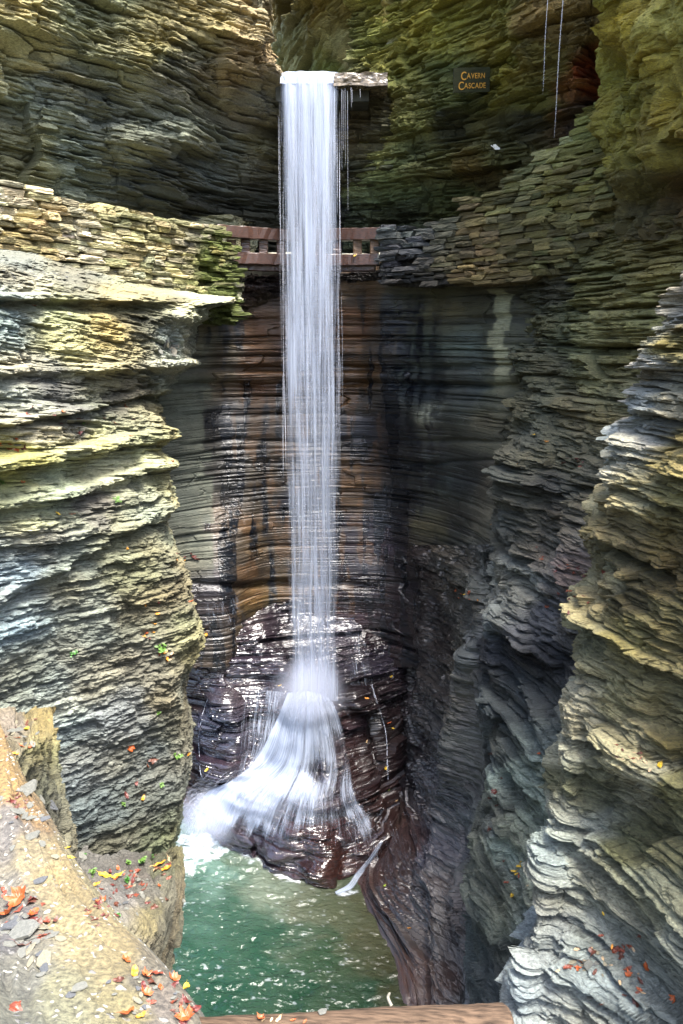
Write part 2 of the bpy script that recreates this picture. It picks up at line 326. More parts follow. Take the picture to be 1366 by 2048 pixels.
# banded amphitheatre wall behind the falls
def f_shape(px, py, s, z):
    r = .0 * px
    for yy, w, a in ((735, 7, .1), (768, 6, .12), (640, 5, .05), (590, 6, .04), (885, 5, .06), (690, 5, .04), (1170, 8, .1), (830, 4, .03), (925, 4, .04)):
        yl = yy + 18 * (fb2(px / 120., py * 0 + yy, 4, 4) - .5)
        r -= a * np.exp(-((py - yl) / w) ** 2) * (.4 + 1.1 * vn2(px / 70., py * 0 + yy * .1, 31))
        r += a * .5 * sst(0, 16, yl - py) * sst(60, 16, yl - py) * .6
    r += .14 * sst(.03, 0, np.abs((px - 852) / 1400.)) * sst(870, 840, py) * sst(790, 830, py)
    r += .12 * np.exp(-((px - 462) / 30.) ** 2) * sst(880, 900, py) * 0
    # vertical flutes
    r += .10 * (vn2(px / 55., py / 400., 77) - .5)
    return r
def f_stain(col, wet, px, py, s, z):
    v = fb2(px / 13., py / 130., 21, 4); v2 = fb2(px / 30., py / 60., 22, 4); v3 = fb2(px / 7., py / 9., 23, 3)
    black = sst(.50, .62, v * .6 + v2 * .4 + .10 * np.exp(-((px - 815) / 60.) ** 2) + .05 * np.exp(-((px - 460) / 45.) ** 2)) * sst(330, 430, px) * sst(930, 850, px) * sst(560, 620, py)
    k = (black * (.6 + .4 * (v3 > .45)))[..., None]
    col = col * (1 - k) + np.array(lin((22, 26, 32))) * k * ALB
    org = sst(.53, .62, fb2(px / 18., py / 50., 27, 4) + .06 * (v3 - .5)) * sst(425, 500, px) * sst(790, 730, px) * sst(560, 600, py) * (1 - black) * sst(1260, 1190, py)
    k = (org * .6)[..., None]; col = col * (1 - k) + np.array(lin((96, 68, 38))) * k * ALB
    # thin colour of single beds
    bz = vn2(z * 9 + .3 * vn2(s * .8, z, 3), s * .1, 61); col = col * (.62 + .76 * bz)[..., None]
    # dry patch edges
    pale = sst(3, -3, px - (418 + 9 * np.sign(vn2(py / 24., px * 0, 5) - .5)) + 6 * (v3 - .5)) * sst(750, 760, py) * sst(1180, 1100, py)
    k = (pale * .55)[..., None]; col = col * (1 - k) + np.array(lin((118, 124, 108))) * k * ALB
    p2 = sst(18, 12, np.abs(px - 998 + 5 * np.sign(vn2(py / 22., px * 0, 8) - .5))) * sst(575, 585, py) * sst(800, 740, py)
    k = (p2 * .8)[..., None]; col = col * (1 - k) + np.array(lin((150, 150, 118))) * k * ALB
    wet = np.clip(wet + .3 * black - .8 * pale - .9 * p2, 0, 1)
    return col, wet
Fw = mass('amphitheatre_wall', [
    [(480, 180, 13.5), (1350, 180, 13.5)],
    [(480, 300, 15.2), (1350, 300, 15.0)],
    [(480, 370, 16.0), (740, 370, 15.9), (760, 370, 16.1), (1200, 370, 15.7), (1350, 370, 15.7)],
    [(480, 450, 16.6), (560, 450, 16.4), (735, 450, 16.4), (770, 450, 16.75), (1000, 450, 16.6), (1100, 450, 16.2), (1200, 460, 16.0), (1350, 460, 16)],
    [(480, 540, 17.0), (560, 540, 16.9), (735, 540, 16.9), (775, 540, 17.2), (1200, 540, 16.9), (1350, 540, 16.9)],
    [(480, 650, 17.2), (560, 650, 17.0), (770, 650, 17.3), (1200, 650, 17.1), (1350, 650, 17)],
    [(480, 750, 17.0), (560, 750, 16.7), (790, 750, 17.1), (1000, 750, 17.2), (1350, 750, 16.9)],
    [(480, 830, 16.6), (560, 830, 16.3), (770, 830, 16.5), (860, 830, 16.4), (1000, 825, 16.7), (1350, 820, 16.4)],
    [(480, 900, 16.0), (560, 900, 15.7), (840, 900, 15.6), (870, 900, 15.8), (1050, 900, 15.7), (1350, 880, 15.7)],
    [(480, 960, 15.3), (560, 960, 15.1), (850, 955, 15.0), (1050, 950, 14.9), (1140, 960, 14.8), (1350, 940, 15)],
    [(480, 1010, 14.8), (560, 1010, 14.6), (850, 1000, 14.3), (1100, 985, 14.1), (1350, 985, 14)],
    [(480, 1100, 14), (1350, 1100, 13)],
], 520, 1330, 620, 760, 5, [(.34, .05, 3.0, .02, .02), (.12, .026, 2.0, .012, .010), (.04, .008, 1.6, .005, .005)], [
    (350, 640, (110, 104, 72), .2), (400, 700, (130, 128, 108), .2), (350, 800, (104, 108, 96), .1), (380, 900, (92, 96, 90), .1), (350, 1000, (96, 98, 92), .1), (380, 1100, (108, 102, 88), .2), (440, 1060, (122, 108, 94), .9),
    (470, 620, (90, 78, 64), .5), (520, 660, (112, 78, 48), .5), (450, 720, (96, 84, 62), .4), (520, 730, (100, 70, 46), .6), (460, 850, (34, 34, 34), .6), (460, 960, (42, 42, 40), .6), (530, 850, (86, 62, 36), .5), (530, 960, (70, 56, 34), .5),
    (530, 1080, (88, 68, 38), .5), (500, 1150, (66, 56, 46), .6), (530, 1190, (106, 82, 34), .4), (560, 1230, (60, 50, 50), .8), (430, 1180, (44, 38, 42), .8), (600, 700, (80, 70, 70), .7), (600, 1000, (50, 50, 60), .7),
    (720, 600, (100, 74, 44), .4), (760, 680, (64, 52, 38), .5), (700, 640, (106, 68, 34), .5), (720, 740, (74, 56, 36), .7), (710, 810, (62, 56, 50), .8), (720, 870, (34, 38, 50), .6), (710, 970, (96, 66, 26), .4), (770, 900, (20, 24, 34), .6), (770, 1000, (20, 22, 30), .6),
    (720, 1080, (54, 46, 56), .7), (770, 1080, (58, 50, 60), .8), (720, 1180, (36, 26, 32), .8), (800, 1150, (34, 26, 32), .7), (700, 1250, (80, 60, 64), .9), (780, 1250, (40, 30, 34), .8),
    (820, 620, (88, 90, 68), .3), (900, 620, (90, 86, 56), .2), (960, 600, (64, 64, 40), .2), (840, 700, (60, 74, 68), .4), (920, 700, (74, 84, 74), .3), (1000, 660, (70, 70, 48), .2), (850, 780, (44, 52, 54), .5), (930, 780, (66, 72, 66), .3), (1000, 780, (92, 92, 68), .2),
    (860, 830, (150, 150, 128), .9, 18), (820, 860, (20, 26, 30), .5), (900, 860, (70, 72, 58), .3), (980, 860, (90, 88, 66), .1), (830, 950, (34, 40, 40), .4), (880, 950, (54, 64, 60), .4), (930, 960, (34, 42, 42), .4), (985, 960, (88, 84, 66), .1),  # small pale spot on the pillar bump is a painted highlight
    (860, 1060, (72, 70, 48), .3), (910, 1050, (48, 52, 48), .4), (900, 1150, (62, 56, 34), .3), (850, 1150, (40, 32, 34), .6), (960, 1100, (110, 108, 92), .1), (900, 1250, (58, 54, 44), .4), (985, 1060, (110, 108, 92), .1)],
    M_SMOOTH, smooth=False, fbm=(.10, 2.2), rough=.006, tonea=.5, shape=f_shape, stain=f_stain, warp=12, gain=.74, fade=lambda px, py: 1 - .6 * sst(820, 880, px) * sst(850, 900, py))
wetl = mass('bridge_ledge', [
    [(525, 400, 16.2), (560, 400, 15.6), (640, 400, 15.6), (660, 400, 16.6)],
    [(525, 455, 16.8), (545, 455, 16.3), (560, 455, 16.0), (635, 455, 16.1), (655, 455, 16.9)],
    [(525, 520, 17.2), (543, 520, 16.6), (560, 520, 16.3), (590, 520, 16.5), (625, 520, 16.9), (660, 520, 17.4)],
    [(525, 600, 17.4), (543, 600, 16.8), (556, 600, 16.5), (572, 600, 16.8), (600, 600, 17.6), (660, 600, 17.8)],
    [(525, 700, 17.4), (543, 700, 16.8), (554, 700, 16.5), (568, 700, 16.8), (590, 700, 17.6), (660, 700, 17.8)],
    [(525, 790, 16.9), (543, 790, 16.4), (556, 790, 16.1), (572, 790, 16.4), (590, 790, 17.2), (660, 790, 17.4)],
    [(525, 850, 16.5), (545, 850, 16.2), (565, 850, 15.9), (590, 850, 16.9), (660, 850, 17.2)],
], 526, 662, 240, 150, 6, [(.2, .14, .7, .04, .03), (.07, .08, .28, .03, .02), (.03, .03, .1, .01, .01)], [
    (460, 560, (52, 44, 38), .7), (500, 590, (50, 36, 30), .8), (540, 560, (60, 50, 50), .8), (520, 625, (76, 66, 52), .6), (600, 560, (60, 60, 66), .9), (700, 550, (44, 42, 44), .9), (760, 550, (34, 34, 36), .8), (820, 555, (34, 32, 28), .6), (430, 620, (96, 92, 62), .3)],
    M_WET, fbm=(.08, .7))
# left near cliff
def g_shape(px, py, s, z):
    r = 0 * px
    # long pale ledges that stick out, as lines that follow the bedding
    for (xa, ya, xb, yb, a, w) in ((0, 590, 440, 602, .28, 12), (0, 745, 300, 728, .16, 14), (0, 930, 330, 865, .26, 22), (0, 1010, 345, 935, .15, 16), (60, 1160, 340, 1010, .12, 20), (0, 842, 290, 790, .15, 10)):
        yl = ya + (yb - ya) * (px - xa) / (xb - xa) + 16 * (fb2(px / 80., py * 0, int(ya), 3) - .5)
        r += .6 * a * sst(w * .8, w * .3, np.abs(py - yl)) * (.45 + 1.0 * vn2(px / 60., py * 0, int(ya) + 3))
        r -= a * .55 * np.exp(-((py - yl - w * 1.6) / (w * .7)) ** 2)
    return r
G = mass('left_cliff', [
    [(420, -420, 6.0), (520, -420, 4.8), (800, -420, 4.2), (1900, -420, 3.2)],
    [(420, -180, 11), (480, -180, 9.6), (505, -180, 7.2), (560, -180, 6.5), (800, -180, 6.3), (1100, -180, 6.4), (1400, -180, 6.5), (1900, -180, 6.6)],
    [(420, 0, 13.5), (485, 0, 12.2), (500, 0, 10.9), (525, 0, 8.6), (600, 0, 8.0), (770, 0, 7.5), (860, 0, 7.3), (1000, 0, 7.25), (1100, 0, 7.25), (1400, 0, 7.35), (1500, 0, 7.4), (1900, 0, 7.5)],
    [(420, 150, 14.5), (525, 150, 13), (542, 150, 11.9), (565, 150, 9.8), (640, 150, 9.2), (770, 150, 8.7), (880, 150, 8.5), (1000, 150, 8.2), (1100, 150, 8.15), (1400, 150, 8.2), (1700, 150, 8.3), (1900, 150, 8.3)],
    [(420, 280, 15.5), (555, 275, 14.5), (572, 272, 13.0), (592, 270, 10.6), (640, 265, 10.3), (740, 262, 9.9), (790, 240, 9.8), (860, 250, 9.4), (1000, 262, 9.1), (1100, 270, 8.95), (1400, 280, 8.95), (1700, 270, 9.0), (1900, 260, 9.0)],
    [(420, 400, 16.5), (578, 400, 15.8), (594, 405, 14.2), (606, 405, 11.9), (640, 320, 10.9), (740, 325, 10.7), (790, 285, 10.5), (860, 315, 10.2), (930, 325, 10.0), (1060, 325, 9.7), (1150, 355, 9.6), (1270, 370, 9.5), (1370, 350, 9.3), (1500, 350, 9.5), (1700, 320, 9.4), (1900, 310, 9.3)],
    [(420, 470, 17), (588, 450, 16), (600, 440, 14.6), (610, 434, 12.8), (620, 428, 12.6), (640, 372, 12), (700, 350, 11.9), (735, 362, 11.8), (790, 300, 11.4), (860, 328, 11.2), (930, 345, 11.0), (1000, 350, 10.8), (1060, 335, 10.5), (1150, 378, 10.4), (1220, 392, 10.4), (1268, 414, 10.4), (1300, 404, 10.3), (1370, 368, 10.1), (1440, 378, 10), (1500, 378, 9.9), (1600, 355, 9.8), (1700, 342, 9.6), (1900, 330, 9.3)],
    [(420, 540, 17.5), (620, 470, 16), (640, 400, 15), (735, 385, 14.6), (790, 320, 14.2), (930, 355, 13.5), (1060, 345, 13), (1268, 412, 12.6), (1370, 370, 12.4), (1500, 380, 12.2), (1700, 345, 11.8), (1900, 335, 11.5)],
], 430, 1860, 480, 1250, 11, [(.36, .08, 1.4, .03, .03), (.085, .052, .5, .020, .010), (.028, .030, .22, .012, .006)], [
    (40, 545, (112, 112, 96), .1), (150, 555, (106, 104, 86), .1), (60, 600, (168, 164, 136), 0), (30, 650, (134, 142, 128), 0), (120, 620, (158, 152, 100), 0), (210, 660, (156, 142, 86), 0), (170, 690, (164, 156, 104), 0), (300, 640, (88, 84, 60), .1), (280, 590, (136, 130, 92), 0), (400, 600, (172, 168, 130), 0),
    (60, 735, (150, 146, 122), 0), (220, 740, (160, 152, 112), 0), (350, 700, (158, 158, 136), .1), (120, 780, (96, 94, 84), 0), (250, 790, (98, 92, 72), 0), (60, 830, (150, 146, 122), 0), (150, 850, (104, 104, 92), 0), (300, 830, (140, 134, 100), 0),
    (40, 930, (152, 148, 82), 0), (180, 890, (160, 154, 100), 0), (300, 870, (138, 134, 92), 0), (100, 970, (156, 156, 118), 0), (230, 950, (166, 164, 128), 0), (330, 930, (146, 142, 102), 0), (60, 1010, (140, 138, 102), 0), (200, 1010, (98, 92, 78), 0), (300, 1010, (132, 130, 102), 0),
    (80, 1080, (120, 116, 98), 0), (250, 1080, (124, 118, 86), 0), (40, 1160, (142, 152, 148), 0), (130, 1150, (128, 130, 110), 0), (280, 1150, (116, 110, 76), 0), (370, 1180, (110, 104, 78), 0), (50, 1250, (146, 158, 152), 0), (160, 1250, (130, 134, 118), 0), (300, 1240, (118, 112, 86), 0), (390, 1260, (140, 136, 96), 0),
    (50, 1350, (130, 136, 122), 0), (180, 1340, (124, 122, 104), 0), (300, 1330, (110, 108, 92), 0), (120, 1430, (138, 144, 132), 0), (240, 1430, (112, 114, 108), .1), (340, 1420, (108, 104, 84), 0), (150, 1540, (112, 116, 110), .2), (280, 1520, (104, 106, 96), .1), (180, 1640, (92, 96, 88), .3), (290, 1620, (92, 92, 78), .2), (200, 1710, (84, 84, 68), .2), (320, 1690, (86, 90, 62), .2)],
    M_DRY, dip=(0, .13), fbm=(.12, 1.3), shape=g_shape, rough=.05, fade=lambda px, py: 1 - .45 * sst(1080, 1300, py), gain=np.array([1.18, 1.23, 1.33]))
# right middle cliff
LV_SHARD = [(.45, .26, 1.8, .07, .06), (.12, .15, .9, .06, .02), (.036, .06, .4, .025, .008)]
H = mass('right_cliff', [
    [(380, 1010, 17), (540, 1020, 16), (900, 1010, 15), (1300, 1000, 14), (1800, 985, 13), (2060, 1000, 12)],
    [(380, 1040, 14.5), (545, 1048, 14.3), (720, 1052, 13.8), (860, 1034, 13.3), (950, 990, 13), (1000, 985, 12.8), (1100, 992, 12.4), (1150, 985, 12.2), (1300, 966, 11.9), (1400, 986, 11.5), (1500, 986, 11.2), (1600, 976, 10.9), (1750, 942, 10.6), (1850, 934, 10.3), (2060, 962, 9.6)],
    [(380, 1075, 13.9), (545, 1075, 13.7), (720, 1080, 13.2), (850, 1070, 12.6), (950, 1040, 12.0), (1120, 1030, 11.5), (1180, 1030, 11.2), (1300, 1010, 11.1), (1400, 1020, 10.7), (1600, 1020, 10.0), (1800, 990, 9.6), (2060, 1000, 9)],
    [(380, 1130, 13.2), (545, 1130, 13.0), (720, 1130, 12.5), (850, 1120, 12.0), (950, 1110, 11.3), (1120, 1100, 10.7), (1180, 1100, 10.2), (1220, 1100, 10.3), (1400, 1090, 9.8), (1500, 1090, 9.3), (1600, 1085, 9.2), (1800, 1060, 8.8), (1900, 1060, 8.8), (2060, 1060, 8.3)],
    [(300, 1200, 13.0), (470, 1200, 12.5), (560, 1200, 12.1), (720, 1200, 11.4), (950, 1190, 10.5), (1150, 1180, 9.8), (1400, 1170, 9.0), (1600, 1160, 8.5), (1800, 1140, 8.1), (2060, 1140, 7.5)],
    [(300, 1270, 12.1), (430, 1270, 11.6), (520, 1270, 11.2), (720, 1270, 10.6), (950, 1270, 9.8), (1400, 1270, 8.5), (2060, 1250, 7)],
    [(300, 1350, 11.0), (430, 1350, 10.6), (560, 1350, 10.2), (720, 1350, 9.7), (950, 1350, 9.2), (1400, 1350, 8.2), (2060, 1350, 6.8)],
    [(300, 1600, 9.4), (560, 1600, 9), (2060, 1600, 6)],
], 340, 2050, 440, 1150, 14, LV_SHARD, [
    (1100, 580, (56, 54, 34), .1), (1200, 560, (102, 98, 54), 0), (1300, 480, (100, 92, 48), 0), (1350, 430, (86, 76, 36), 0), (1330, 540, (116, 108, 60), 0), (1100, 650, (88, 90, 62), 0), (1180, 650, (128, 124, 80), 0), (1280, 630, (124, 118, 70), 0), (1330, 600, (118, 112, 62), 0),
    (1080, 740, (76, 76, 56), .1), (1180, 740, (118, 116, 80), 0), (1260, 720, (130, 124, 78), 0), (1060, 820, (88, 86, 66), 0), (1150, 830, (104, 100, 76), 0), (1220, 800, (116, 112, 80), 0), (1040, 900, (94, 92, 76), 0), (1130, 900, (104, 100, 78), 0), (1170, 960, (92, 88, 72), .1),
    (1010, 980, (84, 84, 74), .2), (1100, 1000, (76, 74, 66), .3), (1010, 1060, (80, 80, 72), .3), (1100, 1080, (78, 76, 68), .3), (1060, 1150, (112, 110, 106), .5), (1140, 1150, (96, 84, 80), .4), (1010, 1160, (130, 130, 120), .3), (1080, 1230, (104, 106, 112), .7), (1140, 1230, (90, 90, 90), .6), (990, 1200, (120, 122, 116), .4),
    (1010, 1300, (52, 54, 58), .6), (1080, 1320, (50, 52, 56), .6), (1120, 1350, (44, 46, 48), .5), (1010, 1400, (60, 66, 68), .5), (1090, 1420, (70, 74, 74), .4), (1010, 1500, (80, 86, 84), .3), (1070, 1540, (132, 145, 136), .3, 45), (1110, 1500, (105, 112, 107), .3, 45), (1060, 1620, (135, 147, 136), .3, 45), (1010, 1640, (76, 82, 82), .3),
    (1060, 1720, (130, 140, 129), .3, 45), (990, 1760, (84, 92, 90), .3), (960, 1850, (64, 72, 72), .3), (1020, 1820, (112, 120, 112), .3, 45), (1000, 1950, (54, 60, 62), .3), (1050, 1950, (48, 52, 54), .3)],
    M_DRY, dip=(.0, .0), fbm=(.22, 1.3), gain=np.array([1.3, 1.3, 1.22]))
def j_shape(px, py, s, z):
    def line(P, w):
        P = np.array(P, float); x = np.interp(py, P[:, 1], P[:, 0]); m = sst(P[0, 1] - 40, P[0, 1] + 20, py) * sst(P[-1, 1] + 40, P[-1, 1] - 20, py); return m, (px - x) / w
    r = 0 * px
    m, q = line([(960, 1290), (925, 1480), (895, 1640), (870, 1760)], 16); r += .34 * m * np.exp(-q * q) - .22 * m * np.exp(-(q - 2.4) ** 2)
    m, q = line([(905, 1520), (885, 1600), (872, 1660)], 9); r -= .3 * m * np.exp(-q * q)
    m, q = line([(845, 1100), (850, 1300), (838, 1480), (850, 1560)], 14); r += .2 * m * np.exp(-q * q) - .28 * m * np.exp(-(q + 2.4) ** 2)
    m, q = line([(900, 1720), (880, 1850), (890, 2000)], 16); r += .18 * m * np.exp(-q * q) - .16 * m * np.exp(-(q + 2.2) ** 2)
    m, q = line([(830, 1690), (815, 1780), (850, 1900)], 12); r -= .16 * m * np.exp(-q * q)
    m, q = line([(940, 1740), (938, 1870)], 9); r -= .3 * m * np.exp(-q * q)
    return r
# dark wet bank between the plunge and the right cliff
dw = dwater
J = mass('wet_bank', [
    [(1080, 760, 17.8), (1400, 790, 17.2), (1600, 800, 16.4), (1700, 700, 15.4), (1770, 655, 14.8), (1850, 690, 13.8), (1920, 730, 13.0), (1990, 740, 12.5), (2100, 750, 11.8)],
    [(1080, 790, 17.3), (1250, 795, 17.0), (1400, 800, 16.7), (1550, 800, 16.2), (1600, 800, 15.8), (1650, 786, 15.1), (1700, 752, 14.5), (1735, 722, dw(1735)), (1775, 716, dw(1775) + .02), (1850, 752, dw(1850) + .05), (1920, 797, dw(1920) + .05), (1990, 806, dw(1990) + .05), (2100, 830, 10.6)],
    [(1080, 830, 16.7), (1250, 835, 16.4), (1400, 830, 16.0), (1550, 825, 15.4), (1640, 830, 14.6), (1700, 798, 13.8), (1770, 768, 13.1), (1850, 800, 12.4), (1920, 830, 11.6), (1990, 840, 11.0), (2100, 860, 10.2)],
    [(1080, 880, 15.7), (1250, 885, 15.2), (1400, 870, 14.7), (1520, 860, 14.5), (1560, 860, 14.6), (1640, 862, 13.9), (1700, 855, 13.1), (1770, 850, 12.5), (1850, 860, 11.8), (1990, 880, 10.7), (2100, 890, 10)],
    [(1080, 930, 14.6), (1250, 935, 14.0), (1400, 920, 13.5), (1520, 905, 13.3), (1600, 905, 13.3), (1700, 905, 12.5), (1850, 910, 11.5), (1990, 920, 10.5), (2100, 920, 9.9)],
    [(1080, 965, 13.9), (1200, 965, 13.4), (1300, 962, 12.9), (1400, 978, 12.5), (1500, 972, 12.2), (1600, 958, 12.0), (1750, 940, 11.6), (1850, 936, 11.1), (2100, 950, 10.2)],
    [(1080, 1010, 14.2), (1300, 1000, 13.6), (1600, 1000, 13), (1850, 980, 12), (2100, 1000, 11)],
], 1090, 2060, 320, 800, 16, [(.5, .12, 1.8, .03, .12), (.14, .05, .5, .018, .03), (.04, .024, .14, .010, .01)], [
    (810, 1150, (34, 24, 28), .7), (850, 1200, (44, 36, 36), .6), (900, 1180, (58, 52, 38), .4), (950, 1180, (96, 96, 84), .3), (810, 1300, (38, 24, 30), .7), (870, 1300, (44, 38, 38), .6), (920, 1300, (84, 80, 62), .4), (960, 1300, (100, 102, 96), .3),
    (820, 1400, (30, 20, 26), .7), (880, 1400, (48, 44, 44), .5), (930, 1400, (78, 76, 68), .4), (970, 1400, (96, 100, 98), .3), (840, 1500, (28, 22, 26), .7), (890, 1500, (50, 50, 54), .5), (950, 1500, (84, 90, 88), .3), (830, 1580, (26, 20, 24), .7), (860, 1560, (62, 60, 66), .6),
    (900, 1600, (52, 52, 56), .5), (950, 1620, (76, 82, 82), .3), (800, 1640, (70, 46, 38), .7), (830, 1680, (60, 42, 40), .8), (880, 1700, (60, 56, 64), .5), (930, 1720, (72, 74, 76), .3), (760, 1740, (58, 38, 34), .8), (800, 1780, (50, 32, 28), .8), (860, 1780, (54, 44, 44), .6), (910, 1820, (60, 56, 58), .4),
    (840, 1870, (48, 38, 36), .5), (900, 1900, (56, 50, 50), .4), (830, 1950, (58, 34, 26), .5), (880, 1960, (64, 42, 34), .5), (940, 1960, (72, 74, 74), .5)],
    M_GLOSS, fbm=(.22, .9), dip=(.15, .1), horiz=.6, warp=20, gain=np.array([.72, .74, .76]), rough=.04, shape=j_shape, tonea=.8)
# rocks under the plunge
def k_shape(px, py, s, z):
    r = .32 * sst(1., .25, ((px - 448) / 55.) ** 2 + ((py - 1470) / 110.) ** 2)          # round glossy boulder
    r += .3 * sst(1., .2, ((px - 715) / 46.) ** 2 + ((py - 1395) / 30.) ** 2)             # dark block right of the plunge
    r += .42 * (fb2(px / 55., py / 40., 66, 3) - .5) * sst(1570, 1640, py)
    r -= .40 * np.exp(-((px - 694) / 34.) ** 2 - ((py - 1765) / 60.) ** 2)
    r += .22 * np.exp(-((px - 640) / 30.) ** 2 - ((py - 1745) / 26.) ** 2) + .2 * np.exp(-((px - 560) / 34.) ** 2 - ((py - 1712) / 22.) ** 2)
    r -= .25 * np.exp(-((px - (745 + (py - 1400) * .2)) / 14.) ** 2) * sst(1420, 1440, py) * sst(1640, 1600, py)
    r -= .22 * np.exp(-((px - 630) / 12.) ** 2) * sst(1480, 1540, py) * sst(1600, 1560, py)
    return r
K = mass('plunge_rocks', [
    [(1150, 250, 16.4), (1500, 270, 16.0), (1850, 270, 15.8)],
    [(1150, 345, 16.8), (1250, 345, 16.5), (1400, 345, 16.3), (1600, 345, 16.1), (1650, 345, 16.1), (1850, 345, 15.9)],
    [(1150, 400, 17.1), (1200, 400, 16.6), (1260, 400, 16.1), (1400, 400, 16.1), (1600, 400, 15.8), (1650, 400, 15.75), (1700, 395, 15.8), (1850, 395, 15.6)],
    [(1150, 460, 17.3), (1200, 460, 16.9), (1260, 460, 16.2), (1380, 460, 16.0), (1400, 460, 15.8), (1570, 460, 15.5), (1620, 460, 15.0), (1680, 460, 14.9), (1720, 460, 14.9), (1850, 455, 14.9)],
    [(1150, 540, 17.5), (1220, 540, 17.0), (1300, 540, 16.2), (1390, 540, 15.9), (1560, 540, 15.3), (1600, 540, 14.8), (1690, 540, 14.5), (1730, 540, dw(1728)), (1850, 540, 14.4)],
    [(1150, 620, 17.6), (1240, 620, 17.0), (1320, 620, 16.2), (1400, 620, 15.4), (1440, 620, 15.2), (1570, 620, 14.9), (1600, 620, 14.5), (1690, 620, 14.2), (1755, 610, dw(1755)), (1850, 610, 14.0)],
    [(1150, 690, 17.6), (1230, 690, 17.1), (1300, 690, 16.5), (1400, 690, 15.9), (1520, 690, 15.4), (1600, 690, 14.8), (1700, 690, 14.1), (1782, 680, dw(1782)), (1850, 680, 13.7)],
    [(1150, 750, 17.5), (1230, 750, 17.1), (1300, 750, 16.7), (1400, 755, 16.3), (1520, 765, 15.8), (1600, 765, 15.2), (1680, 770, 14.7), (1720, 750, 14.5), (1850, 730, 14.2)],
    [(1150, 810, 17.3), (1300, 820, 17), (1520, 820, 16.6), (1700, 820, 15.8), (1850, 800, 15)],
], 1160, 1840, 480, 620, 18, [(.30, .20, 2.2, .02, .05), (.10, .05, 1.3, .010, .015), (.032, .014, .5, .004, .006)], [
    (400, 1200, (70, 62, 66), .9), (440, 1240, (84, 80, 86), 1.), (500, 1200, (60, 46, 46), .9), (420, 1300, (42, 30, 36), .9), (500, 1300, (52, 42, 50), 1.), (550, 1260, (56, 46, 52), .9), (370, 1400, (38, 24, 26), .7), (380, 1560, (50, 32, 26), .6), (370, 1620, (46, 30, 26), .6),
    (450, 1440, (66, 66, 78), 1.), (500, 1420, (60, 54, 62), 1.), (420, 1520, (46, 34, 42), .9), (480, 1540, (52, 42, 52), .9), (600, 1400, (70, 62, 72), .9), (620, 1550, (48, 38, 46), .9), (560, 1620, (54, 42, 50), .9), (620, 1700, (54, 38, 40), .95), (660, 1740, (56, 34, 30), .95), (700, 1650, (50, 34, 38), .95),
    (700, 1290, (84, 80, 92), 1.), (740, 1280, (46, 34, 40), .9), (710, 1400, (34, 26, 30), .9), (700, 1470, (60, 44, 46), .95), (740, 1560, (44, 26, 26), .8), (720, 1620, (64, 52, 54), 1.), (770, 1500, (40, 24, 24), .7), (770, 1620, (60, 40, 36), .8), (500, 1700, (50, 40, 46), .9)],
    M_GLOSS, horiz=.6, fbm=(.14, .9), rough=.012, shape=k_shape, warp=20, gain=.8)
